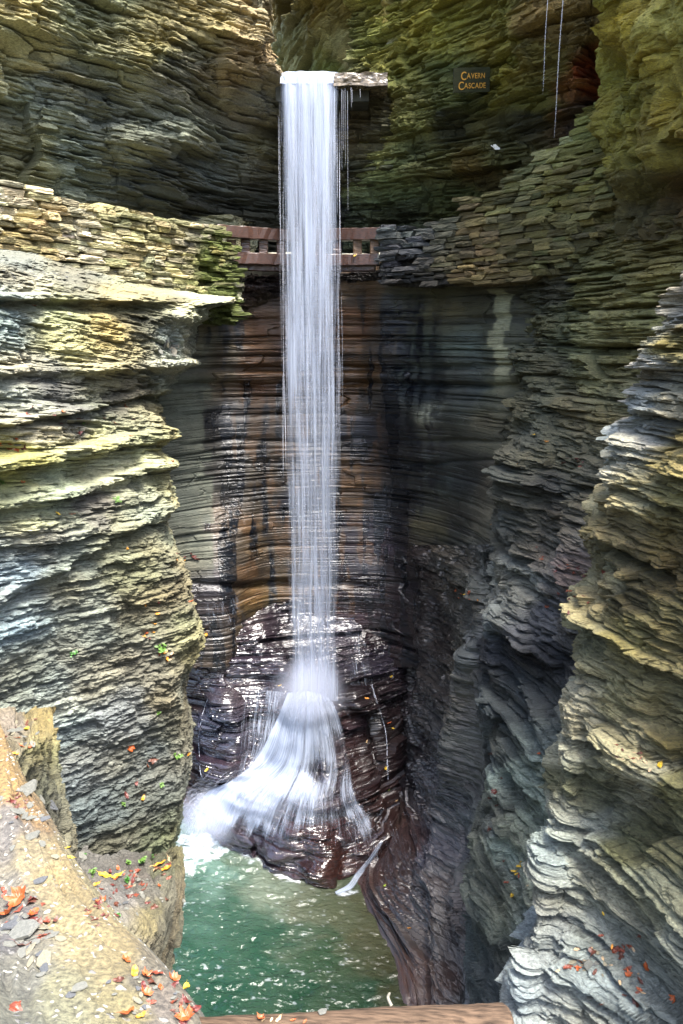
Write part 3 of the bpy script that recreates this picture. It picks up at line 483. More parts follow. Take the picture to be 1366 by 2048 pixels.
# right near spur
I = mass('right_spur', [
    [(500, 1395, 10), (700, 1330, 10), (1000, 1220, 9.6), (1500, 1150, 8.6), (2120, 1060, 7)],
    [(480, 1385, 7.6), (530, 1352, 7.6), (640, 1322, 7.6), (700, 1298, 7.5), (780, 1284, 7.4), (850, 1248, 7.3), (900, 1225, 7.2), (1000, 1186, 7.1), (1060, 1180, 7.0), (1200, 1168, 6.9), (1300, 1160, 6.8), (1380, 1140, 6.7), (1440, 1128, 6.6), (1500, 1130, 6.5), (1580, 1142, 6.4), (1640, 1120, 6.3), (1720, 1090, 6.2), (1800, 1078, 6.0), (1900, 1050, 5.8), (2000, 1032, 5.6), (2120, 1030, 5.4)],
    [(480, 1410, 6.8), (530, 1380, 6.8), (700, 1338, 6.8), (850, 1290, 6.7), (1000, 1225, 6.6), (1200, 1205, 6.4), (1300, 1200, 6.35), (1440, 1175, 6.25), (1580, 1185, 6.1), (1720, 1140, 6.0), (1800, 1125, 5.8), (1900, 1110, 5.65), (2000, 1090, 5.45), (2120, 1080, 5.3)],
    [(500, 1480, 6.2), (700, 1400, 6.3), (850, 1350, 6.1), (1000, 1300, 6.1), (1200, 1280, 6.0), (1440, 1260, 5.85), (1500, 1260, 5.65), (1580, 1260, 5.8), (1720, 1220, 5.75), (1900, 1200, 5.4), (2000, 1200, 5.2), (2120, 1200, 5.1)],
    [(500, 1560, 5.7), (850, 1430, 5.6), (1000, 1380, 5.7), (1200, 1366, 5.55), (1440, 1366, 5.4), (1530, 1366, 5.1), (1600, 1366, 5.3), (1720, 1366, 5.2), (1900, 1350, 4.9), (2000, 1350, 4.75), (2120, 1350, 4.7)],
    [(500, 1750, 4.8), (1200, 1560, 4.8), (1720, 1560, 4.5), (2120, 1560, 4.0)],
    [(500, 2000, 4), (1200, 1900, 3.8), (2120, 1900, 3.2)],
], 470, 2110, 640, 1150, 21, [(.26, .17, 1.4, .05, .05), (.075, .11, .7, .045, .012), (.024, .045, .3, .016, .005)], [
    (1345, 620, (170, 168, 158), .1), (1350, 680, (130, 118, 60), 0), (1300, 740, (186, 182, 172), 0), (1340, 800, (176, 168, 142), 0), (1280, 850, (176, 176, 168), 0), (1340, 880, (150, 138, 86), 0), (1220, 920, (170, 172, 160), 0), (1330, 960, (140, 130, 78), 0), (1250, 1000, (168, 162, 126), 0),
    (1200, 1060, (128, 120, 84), 0), (1320, 1060, (126, 114, 66), 0), (1240, 1110, (92, 84, 48), 0), (1180, 1180, (152, 146, 112), 0), (1330, 1150, (98, 86, 44), 0), (1250, 1210, (86, 78, 44), 0), (1180, 1290, (132, 128, 96), 0), (1260, 1270, (134, 126, 76), 0), (1340, 1270, (116, 108, 66), 0),
    (1150, 1400, (176, 178, 160), 0), (1230, 1390, (150, 150, 116), 0), (1330, 1400, (136, 132, 96), 0), (1150, 1470, (158, 160, 142), 0), (1250, 1500, (162, 162, 134), 0), (1340, 1500, (112, 106, 60), 0), (1180, 1570, (118, 120, 92), 0), (1280, 1560, (154, 156, 138), 0), (1350, 1580, (120, 118, 80), 0),
    (1160, 1660, (150, 156, 146), 0), (1280, 1670, (110, 110, 76), 0), (1350, 1700, (116, 116, 84), 0), (1110, 1750, (136, 144, 140), .1), (1200, 1780, (136, 142, 132), 0), (1320, 1790, (132, 136, 116), 0), (1100, 1860, (150, 158, 158), 0), (1180, 1880, (144, 152, 148), 0), (1300, 1900, (130, 138, 132), 0),
    (1070, 1960, (140, 148, 150), 0), (1180, 1980, (146, 154, 152), 0), (1320, 2000, (138, 146, 144), 0)],
    M_DRY, dip=(.06, 0), fbm=(.13, .7), gain=np.array([1.0, .96, .86]))
# ledge block with leaves at lower left
def m_col(px_list): pass
Mb = mass('leaf_ledge', [
    [(1690, 90, 6.4), (1760, 90, 5.4), (1800, 90, 4.9), (2000, 100, 4.6)],
    [(1690, 170, 6.6), (1715, 165, 6.0), (1800, 190, 5.2), (1850, 220, 4.9), (2000, 240, 4.7)],
    [(1690, 240, 6.8), (1712, 240, 6.4), (1800, 270, 5.5), (1850, 300, 5.1), (1870, 300, 5.0), (2000, 300, 4.9)],
    [(1690, 310, 7.2), (1708, 310, 6.6), (1770, 320, 5.9), (1800, 335, 5.6), (1870, 330, 5.45), (2000, 310, 5.2)],
    [(1690, 345, 7.5), (1712, 348, 6.8), (1735, 358, 6.4), (1760, 360, 6.2), (1800, 358, 6.1), (1870, 345, 5.95), (1920, 325, 5.8), (2000, 315, 5.6)],
    [(1690, 360, 8.6), (1740, 366, 8), (1870, 352, 7.6), (2000, 330, 7.2)],
], 1694, 1990, 260, 300, 25, [(.3, .06, .8, .03, .1), (.08, .035, .3, .02, .03), (.025, .014, .12, .008, .01)], [
    (200, 1750, (96, 92, 84), .2), (280, 1740, (92, 84, 74), .2), (340, 1720, (98, 96, 66), .1), (230, 1800, (98, 96, 92), .3), (290, 1780, (108, 104, 92), .2), (300, 1840, (98, 92, 64), .1), (350, 1780, (106, 100, 80), 0), (330, 1860, (92, 88, 70), 0), (300, 1900, (98, 92, 72), 0)],
    M_DRY, horiz=.3, fbm=(.07, .5))
small = mass('small_ledge', [
    [(1410, -60, 5.2), (1500, -60, 4.4), (1560, -60, 4.2), (1800, -60, 4)],
    [(1410, 20, 5.4), (1440, 20, 5.1), (1500, 20, 4.5), (1530, 20, 4.4), (1800, 20, 4.2)],
    [(1410, 75, 5.6), (1435, 78, 5.3), (1460, 80, 5.0), (1480, 82, 4.9), (1540, 80, 4.9), (1800, 90, 4.8)],
    [(1410, 95, 6.1), (1435, 95, 5.9), (1470, 97, 5.5), (1500, 97, 5.4), (1540, 90, 5.4), (1560, 105, 5.6), (1700, 140, 5.6), (1800, 150, 5.6)],
    [(1410, 100, 7), (1500, 104, 7), (1600, 130, 7), (1800, 160, 7)],
], 1414, 1760, 160, 330, 28, [(.2, .05, .6, .03, .1), (.06, .03, .25, .02, .03), (.025, .012, .12, .008, .01)], [
    (30, 1450, (120, 112, 100), .2), (70, 1440, (138, 124, 76), .1), (30, 1500, (120, 112, 90), 0), (80, 1500, (120, 116, 76), 0), (80, 1560, (104, 102, 78), 0), (50, 1520, (122, 118, 90), 0), (120, 1640, (100, 98, 80), 0)],
    M_DRY, horiz=.3, fbm=(.06, .5))
# near parapet with mortar and slate chips
Lp = mass('mortared_parapet', [
    [(1440, -420, 4.2), (1700, -420, 2.6), (2300, -420, 1.1)],
    [(1440, -120, 4.1), (1500, -120, 3.7), (1700, -120, 2.8), (2048, -120, 1.7), (2300, -120, 1.2)],
    [(1440, -15, 4.2), (1490, 0, 3.8), (1560, 0, 3.4), (1700, 20, 2.85), (2048, 20, 1.78), (2300, 20, 1.3)],
    [(1440, -10, 4.3), (1490, 8, 3.9), (1560, 35, 3.5), (1700, 95, 2.9), (1850, 170, 2.4), (1950, 220, 2.1), (2048, 270, 1.9), (2300, 330, 1.4)],
    [(1440, -8, 4.4), (1490, 12, 4.0), (1560, 45, 3.6), (1620, 85, 3.3), (1700, 128, 3.0), (1770, 170, 2.75), (1850, 240, 2.5), (1900, 290, 2.35), (1950, 335, 2.25), (2000, 375, 2.13), (2048, 402, 2.05), (2300, 480, 1.6)],
    [(1440, -6, 4.6), (1490, 14, 4.3), (1560, 50, 4.0), (1620, 88, 3.8), (1700, 130, 3.5), (1770, 172, 3.2), (1850, 243, 3.0), (1900, 294, 2.85), (1950, 340, 2.75), (2000, 381, 2.63), (2048, 408, 2.55), (2300, 486, 2.1)],
    [(1440, -4, 6), (1560, 50, 5.6), (1700, 130, 5), (1850, 240, 4.5), (1950, 335, 4.3), (2048, 400, 4), (2300, 480, 3)],
], 1440, 2150, 420, 520, 31, [(.5, .012, .2, .004, .3), (.2, .012, .12, .006, .2), (.06, .010, .05, .004, .1)], [
    (20, 1560, (142, 123, 85), 0), (60, 1620, (136, 116, 85), 0), (20, 1660, (110, 111, 117), .2), (60, 1720, (136, 132, 114), 0), (130, 1740, (144, 135, 106), 0), (20, 1760, (115, 116, 116), .1), (120, 1820, (145, 138, 111), 0), (30, 1860, (102, 103, 111), .2), (180, 1880, (148, 140, 111), 0), (60, 1950, (120, 121, 116), 0),
    (130, 1980, (128, 126, 104), 0), (230, 1930, (142, 133, 103), 0), (250, 2010, (132, 125, 94), 0), (300, 1950, (115, 113, 106), .1), (330, 2010, (121, 116, 114), .1), (380, 2020, (120, 118, 111), .1), (30, 2030, (124, 123, 111), 0)],
    M_MORTAR, horiz=0, fbm=(.03, .35), smooth=True, rough=.018, tonea=.35, kind=None, gain=np.array([.66, .62, .52]))
tag(Lp, 'pale mortared coping with slate chips and leaves at lower left', 'parapet')
Lp.name = 'parapet'

# ------------------------------------------------------------------ sheet ground: pool bed, path, channel, land far off
def slab(name, x0, x1, y0, y1, z0, z1, mat, kind='structure'):
    V = np.array([[x, y, z] for z in (z0, z1) for y in (y0, y1) for x in (x0, x1)], float)
    F = np.array([[0, 2, 3, 1], [4, 5, 7, 6], [0, 1, 5, 4], [2, 6, 7, 3], [0, 4, 6, 2], [1, 3, 7, 5]])
    o = mesh_obj(name, V, F, mat, smooth=False); o['kind'] = kind; return o
m_bed = pmat('stream_bed', (62, 58, 40), .7, ns=4.)
slab('ground', -60, 60, -40, 80, -2.2, -1.9, m_bed)
m_path = pmat('path_stone', (84, 84, 76), .8, ns=8.)
def ribbon(name, left, right, z0, z1, mat):
    n = len(left); V = []
    for z in (z1, z0):
        for (a, b) in zip(left, right): V += [(a[0], a[1], z), (b[0], b[1], z)]
    V = np.array(V, float); F = []
    for i in range(n - 1):
        a = 2 * i; F += [[a, a + 1, a + 3, a + 2]]; a += 2 * n; F += [[a, a + 2, a + 3, a + 1]]
        F += [[2 * i, 2 * i + 2, 2 * n + 2 * i + 2, 2 * n + 2 * i], [2 * i + 1, 2 * n + 2 * i + 1, 2 * n + 2 * i + 3, 2 * i + 3]]
    o = mesh_obj(name, V, np.array(F), mat, smooth=False); o['kind'] = 'structure'; return o
ribbon('path', [(-5.2, 12.0), (-4.2, 13.6), (-2.7, 15.9), (-1.6, 16.7), (0, 17.0), (1.0, 16.6), (2.2, 15.9), (3.6, 14.6), (4.4, 13.6)],
       [(-6.2, 13.2), (-4.9, 15.0), (-3.0, 17.2), (-1.6, 17.9), (0, 18.2), (1.4, 17.9), (3.0, 17.0), (4.8, 15.4), (5.6, 14.2)], CZ + 1.28, CZ + 1.42, m_path)
slab('stream_channel', -1.2, .5, 15.85, 30, CZ + 4.3, CZ + 4.66, m_path)
slab('upstream_rock_face', -6, 6, 30, 31, CZ - 2, CZ + 12.5, pmat('gap_light_rock', (214, 210, 186), .8, ns=3., bump=1.))  # pale colour paints in the bright light beyond the gap
#@@PART2
# ================================================================== dry-stone walls, every stone modelled
def cube_sphere(n):
    V, F = [], []; l = np.linspace(-1, 1, n + 1)
    for ax in range(3):
        for sg in (-1, 1):
            b = len(V); u, v = np.meshgrid(l, l)
            P = np.zeros((n + 1, n + 1, 3)); P[..., ax] = sg; P[..., (ax + 1) % 3] = u; P[..., (ax + 2) % 3] = v
            V += P.reshape(-1, 3).tolist(); f = grid_faces(n + 1, n + 1) + b
            F += (f if sg < 0 else f[:, ::-1]).tolist()
    return np.array(V), np.array(F)
CV, CF = cube_sphere(7)
def stone_wall(name, plan, zb, zt, pal, seed, hc, label, lr=(.13, .40), prot=.05, core=(96, 92, 74), moss=None, gain=1.):
    r = np.random.default_rng(seed)
    plan = np.array(plan, float); L = np.concatenate([[0], np.cumsum(np.linalg.norm(np.diff(plan, axis=0), axis=1))])
    T = L[-1]; at = lambda u: np.array([np.interp(u, L, plan[:, 0]), np.interp(u, L, plan[:, 1])])
    zbf = lambda u: np.interp(u / T, zb[0], zb[1]); ztf = lambda u: np.interp(u / T, zt[0], zt[1])
    Vs, Fs, Cs, n = [], [], [], 0
    z = min(zb[1]) - .05
    while z < max(zt[1]) + .1:
        h = hc * math.exp(r.normal(0, .22)); u = -r.random() * .3
        while u < T:
            l = r.uniform(*lr) * (1.25 if h > hc else 1) ; uc = u + l / 2; u += l
            if r.random() < .25: h2 = h * r.uniform(.8, .97)
            else: h2 = h
            zc = z + h / 2 + .035 * math.sin(uc * 1.1 + z * .4) + r.normal(0, .006)
            if zc + h / 2 > ztf(uc) + .03 or zc < zbf(uc) - .02 or uc > T: continue
            if r.random() < .02: continue
            p = at(uc); q = at(uc + .05) - at(uc - .05); th = math.atan2(q[1], q[0]) + r.normal(0, .05)
            P = CV.copy(); k = r.uniform(.08, .30)
            P = P * (1 - k) + P / np.linalg.norm(P, axis=1, keepdims=True) * k * 1.22
            ph = r.random(3) * 50
            P *= (1 + .26 * (fb2(P[:, 0] * 1.3 + ph[0] + P[:, 1], P[:, 2] * 1.3 + ph[1], 7, 2) - .5))[:, None]
            P *= (1 + .16 * (fb2(P[:, 0] * 5 + ph[2] + P[:, 1] * 3, P[:, 2] * 4 + ph[1], 17, 2) - .5))[:, None]
            P[:, 0] += P[:, 2] * r.normal(0, .14) + P[:, 1] * r.normal(0, .1); P[:, 2] += P[:, 0] * r.normal(0, .06)
            P *= np.array([l * .5 - .004, .16, h2 * .5 - .003]); P[:, 1] -= r.normal(0, prot * .6) 
            ti = r.normal(0, .25); P[:, 1] += P[:, 2] * ti
            c_, s_ = math.cos(th), math.sin(th)
            X = P[:, 0] * c_ - P[:, 1] * s_ + p[0]; Y = P[:, 0] * s_ + P[:, 1] * c_ + p[1]
            V = np.stack([X, Y, P[:, 2] + zc], 1); Vs.append(V); Fs.append(CF + n); n += len(V)
            ctr = np.array([[p[0], p[1], zc]]); px, py = proj(ctr)
            c, w = paint(px, py, pal, seed, 18)
            c = c[0] * gain * ALB * math.exp(r.normal(0, .26)) * np.array([1 + r.normal(0, .05), 1, 1 + r.normal(0, .09)])
            Cs.append(np.tile(np.concatenate([c, w]), (len(V), 1)))
        z += h
    # mortar core behind the faces
    us = np.linspace(0, T, 160); zs = np.linspace(0, 1, 40); V = []
    for side in (.07, .5):
        for t in zs:
            for u in us:
                p = at(u); q = at(min(u + .05, T)) - at(max(u - .05, 0)); nn = np.array([-q[1], q[0]]) / (np.linalg.norm(q) + 1e-9)
                pp = p + nn * (side + .04 * (hsh(int(u * 16), int(t * 40), 3, seed) - .5)); V.append((pp[0], pp[1], zbf(u) - .06 + t * (ztf(u) - .07 - zbf(u) + .06)))
    V = np.array(V); nb = len(V) // 2
    f1 = grid_faces(40, 160); f2 = f1[:, ::-1] + nb; top = np.array([[39 * 160 + i, 39 * 160 + i + 1, nb + 39 * 160 + i + 1, nb + 39 * 160 + i] for i in range(159)])
    px, py = proj(V); c, w = paint(px, py, pal, seed, 18); c = c * .6 * .8 + lin(core) * .15
    Vs.append(V); Fs += [f1 + n, f2 + n, top + n]; Cs.append(np.concatenate([c, w[:, None]], 1))
    V = np.concatenate(Vs); Cc_ = np.concatenate(Cs)
    if moss is not None:
        px, py = proj(V); k = moss(px, py, V)[:, None]; Cc_[:, :3] = Cc_[:, :3] * (1 - k) + lin((92, 104, 30)) * ALB * (.7 + .7 * vn2(V[:, 0] * 30, V[:, 2] * 30, 3))[:, None] * k
    o = mesh_obj(name, V, np.concatenate(Fs), M_DRY, smooth=False, attrs={'col': ('FLOAT_COLOR', np.clip(Cc_[:, :3], .004, .85)), 'wet': ('FLOAT', np.clip(Cc_[:, 3], 0, 1))})
    return tag(o, label, 'stone wall')
def planpt(px, py, d): p = unproj(px, py, d); return (p[0], p[1])
def zat(px, py, d): return float(unproj(px, py, d)[2])
DP = [(-260, 9.3), (0, 11.25), (100, 12.0), (190, 12.75), (300, 13.8), (385, 14.8), (430, 15.25), (472, 15.6)]
def uparam(P):
    q = np.array([planpt(a, 480, d) for a, d in P]); L = np.concatenate([[0], np.cumsum(np.linalg.norm(np.diff(q, axis=0), axis=1))]); return q, L / L[-1]
qD, uD = uparam(DP)
def moss_d(px, py, V):
    n = fb2(V[:, 0] * 7, V[:, 2] * 9, 91, 3); return sst(.42, .56, n + .12) * sst(378, 415, px) * sst(440, 480, py) * .9
stone_wall('stone_wall', qD, (uD, [zat(px, y, d) for (px, d), y in zip(DP, (470, 505, 530, 550, 585, 612, 640, 645))]),
    (list(uD[:4]) + [uD[3] + .002] + list(uD[4:]), [zat(-260, 290, 9.3), zat(0, 352, 11.25), zat(100, 388, 12.0), zat(184, 420, 12.7), zat(190, 402, 12.75), zat(300, 424, 13.8), zat(385, 444, 14.8), zat(430, 452, 15.25), zat(472, 520, 15.6)]),
    [(30, 400, (196, 188, 156), 0), (80, 440, (190, 172, 122), 0), (150, 480, (186, 178, 148), 0), (60, 500, (150, 134, 84), 0), (220, 440, (176, 168, 118), 0), (300, 450, (168, 158, 110), 0), (250, 500, (176, 166, 118), 0), (330, 520, (170, 162, 118), 0), (380, 470, (166, 158, 132), 0),
     (300, 560, (166, 160, 122), 0), (370, 570, (156, 150, 104), 0), (420, 500, (122, 120, 66), 0), (430, 560, (98, 100, 46), .1), (440, 620, (60, 62, 44), .4), (465, 560, (58, 56, 40), .4)], 5, .072,
    'sunlit pale yellow dry-stone wall curving along the left path, mossy at its end', moss=moss_d)
EP = [(772, 16.0), (860, 15.4), (940, 14.8), (1000, 14.3), (1060, 13.8), (1130, 13.2), (1190, 12.7), (1245, 12.2)]
qE, uE = uparam(EP)
ztop = []
for (a, b, y) in ((772, 800, 452), (800, 858, 456), (858, 900, 442), (900, 930, 430), (930, 975, 398), (975, 995, 384), (995, 1030, 362), (1030, 1060, 336), (1060, 1078, 318), (1078, 1110, 290), (1110, 1125, 270), (1125, 1150, 252), (1150, 1175, 228), (1175, 1200, 204), (1200, 1222, 178), (1222, 1262, 165)):
    for q in (a + 1, b - 1):
        d = np.interp(q, [p[0] for p in EP], [p[1] for p in EP]); ztop.append((np.interp(q, [p[0] for p in EP], uE), zat(q, y, d)))
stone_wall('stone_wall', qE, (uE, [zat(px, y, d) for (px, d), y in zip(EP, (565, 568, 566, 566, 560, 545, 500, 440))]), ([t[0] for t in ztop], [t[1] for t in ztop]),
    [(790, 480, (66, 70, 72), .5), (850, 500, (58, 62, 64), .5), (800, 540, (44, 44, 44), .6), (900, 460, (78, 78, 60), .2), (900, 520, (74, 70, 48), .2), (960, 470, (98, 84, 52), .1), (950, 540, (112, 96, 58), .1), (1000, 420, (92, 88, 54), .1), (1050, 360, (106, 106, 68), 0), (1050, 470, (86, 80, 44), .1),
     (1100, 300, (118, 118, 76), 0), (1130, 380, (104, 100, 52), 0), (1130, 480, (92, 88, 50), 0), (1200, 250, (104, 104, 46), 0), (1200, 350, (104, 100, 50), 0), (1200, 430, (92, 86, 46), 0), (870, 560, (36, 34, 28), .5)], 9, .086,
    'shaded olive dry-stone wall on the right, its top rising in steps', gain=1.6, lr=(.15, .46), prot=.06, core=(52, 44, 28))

# ================================================================== water
def water_mat(name, su, sv, th=.5, soft=.16, maxa=.95, col=(.42, .47, .57)):
    m = bpy.data.materials.new(name); m.use_nodes = True; nt = m.node_tree; L = nt.links.new; nt.nodes.remove(nt.nodes['Principled BSDF'])
    out = nt.nodes['Material Output']; uv = node(nt, 'ShaderNodeUVMap'); at = node(nt, 'ShaderNodeAttribute', _attribute_name='dens')
    def ns(a, b, det):
        mp = node(nt, 'ShaderNodeMapping'); mp.inputs['Scale'].default_value = (a, b, 1); L(uv.outputs[0], mp.inputs[0])
        n = node(nt, 'ShaderNodeTexNoise', Scale=1., Detail=det, Roughness=.6); L(mp.outputs[0], n.inputs['Vector']); return n.outputs[0]
    a = ns(su, sv, 3.); b = ns(su * 3.3, sv * 1.7, 2.); c = ns(su * .25, sv * .5, 2.)
    def M(op, x, y, z=None):
        n = node(nt, 'ShaderNodeMath', _operation=op)
        for i, q in enumerate((x, y, z)):
            if q is None: continue
            if isinstance(q, (int, float)): n.inputs[i].default_value = q
            else: L(q, n.inputs[i])
        return n.outputs[0]
    v = M('MULTIPLY', a, .42); v = M('MULTIPLY_ADD', b, .20, v); v = M('MULTIPLY_ADD', c, .38, v)
    v = M('ADD', v, M('MULTIPLY_ADD', at.outputs['Fac'], .42, -.21))
    mr = node(nt, 'ShaderNodeMapRange', _interpolation_type='SMOOTHSTEP'); mr.inputs[1].default_value = th - soft; mr.inputs[2].default_value = th + soft; mr.inputs[4].default_value = maxa
    L(v, mr.inputs[0])
    al = M('MULTIPLY', mr.outputs[0], M('MINIMUM', M('MULTIPLY', at.outputs['Fac'], 5.0), 1.0))
    d = node(nt, 'ShaderNodeBsdfDiffuse'); d.inputs[0].default_value = (*col, 1); t = node(nt, 'ShaderNodeBsdfTranslucent'); t.inputs[0].default_value = (*col, 1)
    mx = node(nt, 'ShaderNodeMixShader', Fac=.4); L(d.outputs[0], mx.inputs[1]); L(t.outputs[0], mx.inputs[2])
    tr = node(nt, 'ShaderNodeBsdfTransparent'); mx2 = node(nt, 'ShaderNodeMixShader'); L(al, mx2.inputs[0]); L(tr.outputs[0], mx2.inputs[1]); L(mx.outputs[0], mx2.inputs[2])
    L(mx2.outputs[0], out.inputs['Surface']); return m
WF = bpy.data.objects.new('waterfall', None); S.collection.objects.link(WF)
base = unproj(615, 1400, 15.3); WF.location = tuple(base)
tag(WF, 'tall white ribbon of water falling free from the lip and fanning over dark rocks', 'waterfall')
def child_local(V): return V - base
def curtain(x0, x1, yc, ya, ztop, zbot, seed, nu, nv, mat, dk, squeeze=0.):
    th = np.linspace(0, 2 * np.pi, nu, endpoint=False); v = np.linspace(0, 1, nv)
    TH_, VV = np.meshgrid(th, v); z = ztop + (zbot - ztop) * VV
    cx = np.sign(np.cos(TH_)) * np.abs(np.cos(TH_)) ** .7; cy = np.sign(np.sin(TH_)) * np.abs(np.sin(TH_)) ** .8
    fall = np.sqrt(np.clip((ztop - z), 0, None))
    X = (x0 + x1) / 2 + cx * (x1 - x0) / 2 * (1 + squeeze * VV) + .05 * (fb2(TH_ * 1.5 + seed, z * .12, seed, 3) - .5)
    Y = yc - .16 * fall + .30 * np.clip(VV, 0, 1) + cy * ya + .06 * (vn2(cx * 9 + seed, z * .15, seed + 2) - .5)
    V = np.stack([X, Y, z], -1); u = (cx * .5 + .5) * (x1 - x0) + (np.sin(TH_) > 0) * 3 + seed * 7
    edge = sst(1.0, .8, np.abs(cx)); dens = np.clip(dk(VV) * (.45 + .55 * edge), 0, 1.2)
    uv = np.stack([u, -z], -1)
    return mesh_obj('water_curtain', child_local(V.reshape(-1, 3)), grid_faces(nv, nu, True), mat, WF, attrs={'dens': ('FLOAT', dens.ravel())}, uv=uv.reshape(-1, 2))
zl = CZ + 4.72; zbm = float(base[2]) - .05
xl, xr = float(unproj(560, 160, 15.5)[0]), float(unproj(679, 160, 15.5)[0])
m_w1 = water_mat('white_water', 19, .45, th=.56, soft=.14, maxa=.8); m_w2 = water_mat('thin_water', 27, .6, th=.57, soft=.13, maxa=.7)
prof = lambda v: np.interp(v, [0, .05, .2, .45, .7, .9, 1], [1.0, .74, .60, .52, .48, .52, .8])
curtain(xl + .03, xr - .03, 15.72, .10, zl, zbm, 1, 200, 260, m_w1, prof)
curtain(xl - .02, xr + .01, 15.74, .17, zl, zbm, 2, 200, 260, m_w2, lambda v: prof(v) - .12, .02)
curtain(xl + .18, xr - .15, 15.70, .06, zl, zbm, 3, 160, 260, m_w1, lambda v: prof(v) - .08)
# rounded brink of water on the lip
bu = np.linspace(0, 1, 120); bt = np.linspace(0, 1, 24); BU, BT = np.meshgrid(bu, bt)
Yb = np.interp(BT, [0, .5, .8, 1], [17.6, 15.95, 15.66, 15.52]); Zb = np.interp(BT, [0, .5, .8, 1], [4.73, 4.735, 4.70, 4.50]) + CZ + .012 * fb2(BU * 26, BT * 3, 8)
Xb = xl + (xr - xl) * BU
mesh_obj('water_brink', child_local(np.stack([Xb, Yb, Zb], -1).reshape(-1, 3)), grid_faces(24, 120), m_w1, WF, attrs={'dens': ('FLOAT', (np.ones(Xb.size) * 1.0))}, uv=np.stack([Xb, Yb * .3], -1).reshape(-1, 2))
def tubes(paths, rad, name, mat, parent=None, seg=4, loc=None, dens=.8):
    Vs, Fs, n = [], [], 0
    for P, r in zip(paths, rad):
        P = np.asarray(P, float); k = len(P); T = np.gradient(P, axis=0); T /= np.linalg.norm(T, axis=1, keepdims=True) + 1e-9
        a = np.cross(T, [0.3, 1, .05]); a /= np.linalg.norm(a, axis=1, keepdims=True) + 1e-9; b = np.cross(T, a)
        rr = (np.asarray(r) * np.ones(k))[:, None, None]
        an = np.arange(seg) * 2 * np.pi / seg
        V = P[:, None] + rr * (a[:, None] * np.cos(an)[None, :, None] + b[:, None] * np.sin(an)[None, :, None])
        Vs.append(V.reshape(-1, 3)); Fs.append(grid_faces(k, seg, True) + n); n += k * seg
    V = np.concatenate(Vs)
    if loc is not None: V = V - loc
    return mesh_obj(name, V, np.concatenate(Fs), mat, parent, attrs={'dens': ('FLOAT', np.ones(len(V)) * dens)}, uv=np.stack([V[:, 0], -V[:, 2]], 1))
def flat_water(name, alpha):
    m = bpy.data.materials.new(name); m.use_nodes = True; nt = m.node_tree; b = nt.nodes['Principled BSDF']
    b.inputs['Base Color'].default_value = (.52, .55, .64, 1); b.inputs['Roughness'].default_value = .35; b.inputs['Alpha'].default_value = alpha; return m
m_str = flat_water('water_strand', .32); m_mist = flat_water('water_drop', .22)
paths, rad = [], []
for i in range(150):
    x = rng.uniform(xl, xr) if rng.random() > .4 else (xl + rng.normal(.02, .035) if rng.random() < .5 else xr + rng.normal(-.02, .035))
    z0 = zl - .1 - rng.random() ** 1.1 * 6.3; ln = rng.uniform(.5, 2.2); z1 = max(z0 - ln, zbm)
    z = np.linspace(z0, z1, 8); y = 15.72 - .16 * np.sqrt(np.clip(zl - z, 0, None)) + .3 * (zl - z) / (zl - zbm) + rng.uniform(-.22, .12)
    P = np.stack([x + (x - (xl + xr) / 2) * .03 * (zl - z) / 7, y, z], 1); paths.append(P); t = np.linspace(0, 1, 8); rad.append(rng.uniform(.0012, .0042) * np.sin(np.pi * (t * .9 + .05)) ** .6)
tubes(paths, rad, 'water_strands', m_str, WF, loc=base)

dg = C.evaluated_depsgraph_get(); C.view_layer.update(); dg = C.evaluated_depsgraph_get()
OC = Vector((0, 0, CZ))
def cast(px, py, skip=()):
    d = Vector(unproj(px, py, 5.0)) - OC; d.normalize(); o = OC.copy()
    for _ in range(6):
        ok, loc, nor, idx, ob, mat = S.ray_cast(dg, o, d)
        if not ok: return None
        if ob.parent is WF or ob.name.startswith(skip): o = loc + d * .01; continue
        if nor.dot(d) > 0: nor = -nor
        return loc, nor, ob.name
    return None
